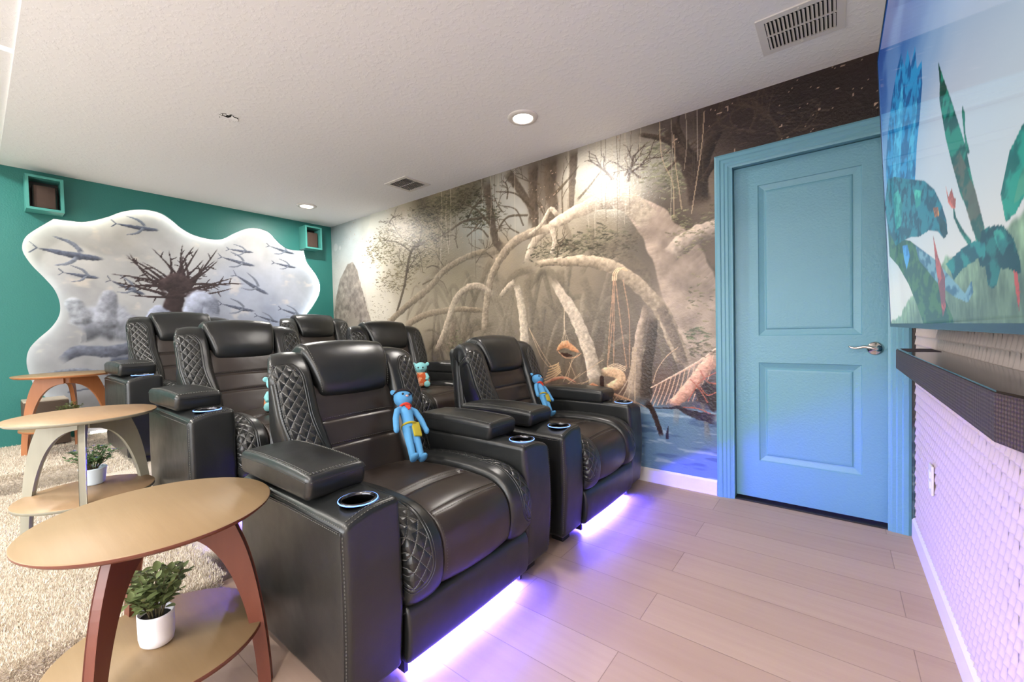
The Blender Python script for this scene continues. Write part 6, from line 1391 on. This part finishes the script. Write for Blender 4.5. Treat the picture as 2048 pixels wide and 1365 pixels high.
# ================================================================== surround speakers in their boxes
SPK = plain('speaker_cloth', srgb((66, 50, 42)), .8, bump=(300, .001)); SPKB = plain('speaker_body', (.03, .028, .026, 1), .4)
def speaker_niche(yc, w, labs, dep=.16, z0=2.10, z1=2.368, led=None, tw=0.0):
    o = empty('speaker_box', (0.0, yc, z0)); tag(o, labs[0], 'wall box', 'teal speaker boxes high on the back wall')
    th = .018; mb = MB()
    for lo, hi in (((.001, -w / 2, 0), (dep, w / 2, th)), ((.001, -w / 2, z1 - z0 - th), (dep, w / 2, z1 - z0)), ((.001, -w / 2, th), (dep, -w / 2 + th, z1 - z0 - th)), ((.001, w / 2 - th, th), (dep, w / 2, z1 - z0 - th))): mb.box(lo, hi)
    mb.build('box_frame', [MATS['tealbox']], o)
    mb = MB(); mb.box((.001, -w / 2 + th, th), (.008, w / 2 - th, z1 - z0 - th)); mb.build('back_panel', [SPKB], o)
    s = empty('surround_speaker', (.012, yc, z0 + th), tw); tag(s, labs[1], 'speaker', 'small brown-fronted speakers in the teal wall boxes')
    hw = w * .32; H_ = .185
    mb = MB(); mb.rbox((0, -hw, 0), (.115, hw, H_), .012, (1, 1, 1), 3); mb.build('cabinet', [SPKB], s)
    mb = MB(); mb.rbox((.112, -hw + .006, .006), (.124, hw - .006, H_ - .006), .005, (2, 2, 2), 2); mb.build('grille', [SPK], s)
speaker_niche(-2.465, .205, ('teal speaker box high at the left end of the teal wall', 'brown-fronted speaker inside the left teal wall box'))
speaker_niche(-.31, .20, ('teal speaker box high in the corner beside the mural', 'brown-fronted speaker inside the corner teal wall box'), z0=2.10)

# ================================================================== ceiling fittings
GLOW = emit('lamp_diffuser', (1.0, .93, .84, 1), 14.0)
def downlight(x, y, lab, z=CH):
    t = empty('recessed_light', (x, y, z)); tag(t, lab, 'ceiling light', 'round recessed ceiling lights')
    mb = MB(); mb.lathe([(.062, -.004), (.066, -.012), (.092, -.009), (.097, -.001), (.097, 0), (.062, 0)], n=56); mb.build('trim_ring', [MATS['whitemetal']], t)
    mb = MB(); mb.lathe([(0, -.012), (.03, -.0115), (.058, -.009), (.063, -.005), (.063, -.001), (0, -.001)], n=48); mb.build('diffuser', [GLOW], t)
downlight(3.51, -.64, 'bright round ceiling light nearest the middle of the mural')
downlight(.67, -.64, 'bright round ceiling light by the teal corner')
downlight(2.1, -3.3, 'added unseen round light on the raised ceiling left of the middle side table', 2.62); downlight(3.6, -3.5, 'added unseen round light on the raised ceiling left of the nearest side table', 2.62)
downlight(.6, -3.3, 'added unseen round light on the raised ceiling near the teal wall', 2.62); downlight(4.9, -3.7, 'added unseen round light on the raised ceiling behind the camera by the television wall', 2.62)
def vent(cx, cy, w, h, lab, rows, slats, sw=.0065):
    t = empty('ceiling_vent', (cx, cy, CH)); tag(t, lab, 'air vent', 'white ceiling air vents')
    b = .032; mb = MB()
    for lo, hi in (((-w / 2, -h / 2), (w / 2, -h / 2 + b)), ((-w / 2, h / 2 - b), (w / 2, h / 2)), ((-w / 2, -h / 2 + b), (-w / 2 + b, h / 2 - b)), ((w / 2 - b, -h / 2 + b), (w / 2, h / 2 - b))):
        mb.box((lo[0], lo[1], -.007), (hi[0], hi[1], -.0005))
    for k in range(1, rows): yy = -h / 2 + b + (h - 2 * b) * k / rows; mb.box((-w / 2 + b, yy - .004, -.006), (w / 2 - b, yy + .004, -.0005))
    mb.build('frame', [MATS['whitemetal']], t)
    mb = MB(); mb.box((-w / 2 + b, -h / 2 + b, -.0012), (w / 2 - b, h / 2 - b, -.0005)); mb.build('duct_shade_sheet', [MATS['duct']], t)  # flat dark sheet stands in for the shade inside the duct
    for k in range(rows):
        ya = -h / 2 + b + (h - 2 * b) * k / rows + .005; yb = -h / 2 + b + (h - 2 * b) * (k + 1) / rows - .005
        for j in range(slats):
            x = -w / 2 + b + (w - 2 * b) * (j + .5) / slats; M = Matrix.Translation((x, 0, -.006)) @ Matrix.Rotation(.75, 4, 'Y')
            m2 = MB(); m2.box((-sw, ya, -.0006), (sw, yb, .0006), 0, M); m2.build('louver', [MATS['whitemetal']], t)
    for s_ in (-1, 1):
        mb = MB(); mb.lathe([(0, -.0105), (.004, -.0095), (.005, -.007)], (0, s_ * (h / 2 - b / 2), 0), 12); mb.build('screw', [MATS['whitemetal']], t)
vent(4.975, -.495, .325, .30, 'white louvred ceiling vent with many slats above the blue door', 2, 17)
vent(1.985, -.355, .30, .29, 'small white ceiling vent near the mural, towards the back of the room', 2, 9, .0105)
# unfinished round hole with torn edge, its shaded inside painted as a dark disc
o = empty('ceiling_hole', (2.101, -1.832, CH)); tag(o, 'small round unfinished hole with torn plaster in the ceiling above the seats', 'ceiling hole')
random.seed(2); mb = MB(); ring_ = [(.052 + random.uniform(-.006, .006)) for _ in range(30)]
vs = [(0, 0, -.0012)] + [(r_ * math.cos(2 * math.pi * i / 30), r_ * math.sin(2 * math.pi * i / 30), -.0012) for i, r_ in enumerate(ring_)]
mb.add(vs, [(0, 1 + i, 1 + (i + 1) % 30) for i in range(30)], 0, True); mb.build('opening', [MATS['duct']], o)  # flat dark disc stands in for the hole's shaded inside
mb = MB(); vs = [(0, 0, -.003)]; 
for i in range(20):
    a = .3 + i * 2 * math.pi / 26; r_ = .048 + random.uniform(-.014, .010); vs.append((r_ * math.cos(a), r_ * math.sin(a), -.003 - random.uniform(0, .004)))
mb.add(vs, [(0, 1 + i, 2 + i) for i in range(19)], 0, True)
for k in range(16):
    a = random.uniform(0, 6.28); r_ = random.uniform(.03, .058); s_ = random.uniform(.003, .007); mb.box((r_ * math.cos(a) - s_, r_ * math.sin(a) - s_, -.005), (r_ * math.cos(a) + s_, r_ * math.sin(a) + s_, -.002))
mb.build('torn_plaster', [MATS['ceiling']], o)

# subwoofer behind the far table
o = empty('subwoofer', (.155, -2.52, H3)); tag(o, 'dark brown subwoofer box on the upper riser behind the orange-legged table', 'subwoofer')
SUB = plain('subwoofer_cloth', srgb((84, 70, 58)), .8, bump=(250, .001)); SUB_LIT = plain('subwoofer_lit_top', srgb((176, 164, 148)), .5)  # top coloured lighter for the panel glow falling on it
mb = MB(); mb.rbox((-.13, -.12, .012), (.13, .12, .35), .008, (1, 1, 1), 2); mb.build('cabinet', [SUB], o)
mb = MB(); mb.rbox((-.128, -.118, .350), (.128, .118, .362), .004, (1, 1, 1), 2); mb.build('lit_top_plate', [SUB_LIT], o)
mb = MB()
for x in (-.10, .10):
    for y in (-.09, .09): mb.box((x - .015, y - .015, 0), (x + .015, y + .015, .013))
mb.build('foot', [MATS['darkplastic']], o)

# ================================================================== plush toys (plain generic stand-ins)
def plushmat(name, c1, c2=None):
    t = NT(name); ob = t.obj(); n = t.noise(18 if c2 else 60, 2, vec=ob)
    if c2: t.base(t.mix(t.math('GREATER_THAN', n, .5), c1, c2))
    else: t.base(t.mix(n, tuple(c * .9 for c in c1[:3]) + (1,), c1))
    t.bump(t.noise(500, 2, vec=ob), .002); return t.set(Roughness=.9, Specular_IOR_Level=.15)
P_SKY = plushmat('sky_blue_plush', srgb((92, 156, 206))); P_AQUA = plushmat('aqua_plush', srgb((142, 208, 212))); P_RED = plushmat('red_felt', srgb((206, 70, 54)))
P_YEL = plushmat('mustard_felt', srgb((176, 160, 56))); P_DARK = plushmat('dark_knit', srgb((44, 34, 36))); P_OR = plushmat('orange_print_cloth', srgb((202, 96, 56)), srgb((226, 160, 120)))
P_EYE = plain('bead_eye', (.01, .008, .008, 1), .15); P_PINK = plushmat('pale_pink_felt', srgb((216, 176, 164)))
def blob(parts, name, mat, parent, vox=.0035):
    """one continuous plush body from overlapping tapered limbs"""
    mb = MB()
    for p in parts:
        if p[0] == 's':
            _, c_, r_ = p; r_ = r_ if isinstance(r_, tuple) else (r_,) * 3; vs = []; fs = []; N = 14; M_ = 20
            for i in range(N + 1):
                th = math.pi * i / N
                for j in range(M_): ph = 2 * math.pi * j / M_; vs.append((c_[0] + r_[0] * math.sin(th) * math.cos(ph), c_[1] + r_[1] * math.sin(th) * math.sin(ph), c_[2] + r_[2] * math.cos(th)))
            for i in range(N):
                for j in range(M_): fs.append((i * M_ + j, i * M_ + (j + 1) % M_, (i + 1) * M_ + (j + 1) % M_, (i + 1) * M_ + j))
            mb.add(vs, fs)
        else:
            _, pts_, rs_ = p; mb.tube(pts_, rs_, 14)
    o = mb.build(name, [mat], parent)
    md = o.modifiers.new('r', 'REMESH'); md.mode = 'VOXEL'; md.voxel_size = vox; md.use_smooth_shade = True
    m2 = o.modifiers.new('s', 'SMOOTH'); m2.iterations = 6; m2.factor = .6
    return o
def sph(c_, r_, name, mat, parent, sc=(1, 1, 1)):
    mb = MB(); mb.lathe([(r_ * math.sin(a), -r_ * math.cos(a)) for a in np.linspace(0, math.pi, 10)], (0, 0, 0), 14); mb.v = [(c_[0] + x * sc[0], c_[1] + y * sc[1], c_[2] + z * sc[2]) for x, y, z in mb.v]
    return mb.build(name, [mat], parent)
def tall_plush(loc, head, lab, s=1.0):
    """long-limbed plain plush; local +x is its front, z up, height about .42"""
    t = empty('tall_plush_toy', loc); zz = (Vector(head) - Vector(loc)).normalized(); yy = zz.cross(Vector((1, -.25, .2))).normalized(); xx = yy.cross(zz)
    t.rotation_euler = Matrix((xx, yy, zz)).transposed().to_euler(); t.scale = (s, s, s); tag(t, lab, 'plush toy', 'long-limbed sky blue plush toys')
    body = [('s', (0, 0, .355), (.040, .046, .046)), ('c', [(0, 0, .31), (0, 0, .27), (0, 0, .22), (0, 0, .175)], [.014, .030, .027, .030])]
    for g in (-1, 1):
        body.append(('c', [(0, g * .020, .295), (.004, g * .045, .275), (.008, g * .062, .225), (.012, g * .070, .172)], [.013, .015, .014, .013]))
        body.append(('s', (.014, g * .072, .160), (.014, .013, .019)))
        body.append(('c', [(0, g * .015, .185), (.004, g * .019, .13), (.006, g * .019, .07), (.006, g * .019, .018)], [.022, .018, .016, .015]))
        body.append(('s', (.020, g * .020, .012), (.032, .017, .013)))
        body.append(('s', (-.004, g * .042, .392), (.010, .016, .016)))
    blob(body, 'body', P_SKY, t)
    mb = MB(); mb.lathe([(.046 * math.sin(a), .046 * math.cos(a)) for a in np.linspace(0, 1.25, 8)] + [(.047, .012), (.044, .010)], (-.004, 0, .362), 28, sx=.98, sy=1.06); mb.build('knitted_cap', [P_DARK], t)
    for g in (-1, 1): sph((.038, g * .017, .352), .0055, 'eye', P_EYE, t)
    sph((.043, 0, .338), .006, 'snout', P_PINK, t, (.7, 1.3, .8))
    mb = MB(); mb.tube([(.024 * math.cos(a) * 1.0, .026 * math.sin(a), .303 + .003 * math.cos(2 * a)) for a in np.linspace(0, 2 * math.pi, 25)[:-1]], .006, 8, closed=True)
    mb.add([(.024, -.014, .300), (.024, .014, .300), (.034, .008, .268), (.034, -.004, .262)], [(0, 1, 2, 3)]); mb.add([(.020, -.014, .300), (.020, .014, .300), (.030, .008, .268), (.030, -.004, .262)], [(0, 3, 2, 1)]); mb.build('scarf', [P_RED], t)
    mb = MB(); mb.rbox((.018, .000, .120), (.030, .038, .196), .005, (2, 2, 2), 2); mb.tube([(.033 * math.cos(a), .034 * math.sin(a), .190) for a in np.linspace(0, 2 * math.pi, 25)[:-1]], .005, 8, closed=True); mb.build('felt_bag', [P_YEL], t)
    return t
def small_plush(loc, rz, lab, s=1.0):
    t = empty('small_plush_toy', loc, rz); t.scale = (s, s, s); tag(t, lab, 'plush toy', 'small seated aqua plush toys in orange wraps')
    body = [('s', (0, 0, .150), (.044, .050, .044)), ('s', (0, 0, .065), (.045, .052, .062))]
    for g in (-1, 1):
        body += [('c', [(.01, g * .035, .10), (.03, g * .052, .075), (.045, g * .045, .055)], [.017, .016, .015]), ('c', [(.01, g * .03, .025), (.05, g * .045, .022), (.078, g * .050, .022)], [.024, .022, .022]), ('s', (.088, g * .052, .028), (.014, .022, .026)), ('s', (0, g * .052, .178), (.009, .016, .016))]
    blob(body, 'body', P_AQUA, t)
    mb = MB(); mb.lathe([(.026, .118), (.036, .112), (.048, .098), (.058, .075), (.064, .045), (.066, .015), (.060, .006), (.056, .006), (.058, .05), (.050, .085), (.03, .112)], n=36, sx=.92, sy=1.0)
    mb.v = [(x * (1 + .05 * math.sin(9 * math.atan2(y, x))), y * (1 + .05 * math.sin(9 * math.atan2(y, x))), z) for x, y, z in mb.v]; mb.build('cloth_wrap', [P_OR], t)
    for g in (-1, 1): sph((.042, g * .018, .156), .006, 'eye', P_EYE, t)
    sph((.048, 0, .142), .009, 'snout', P_AQUA, t, (.7, 1.4, .8))
    return t
PLUSH = [
    ('tall', (3.690, -1.712, .515), (3.430, -1.585, .775), 'long-limbed sky blue plush toy with red scarf leaning in the front recliner nearest the camera', 1.0),
    ('tall', (3.630, -.580, .512), (3.430, -.425, .735), 'long-limbed sky blue plush toy leaning in the front-row recliner beside the mural', .9),
    ('small', (2.48, -1.765, H2 + .497), -.3, 'aqua plush toy in orange wrap half hidden in the recliner by the middle side table', 1.0),
    ('small', (2.46, -.655, H2 + .497), -.75, 'small aqua plush toy in an orange wrap sitting in the middle-row recliner by the mural', 1.0)]
for k_, loc, rot, lab, s_ in PLUSH:
    (tall_plush if k_ == 'tall' else small_plush)(loc, rot, lab, s_)
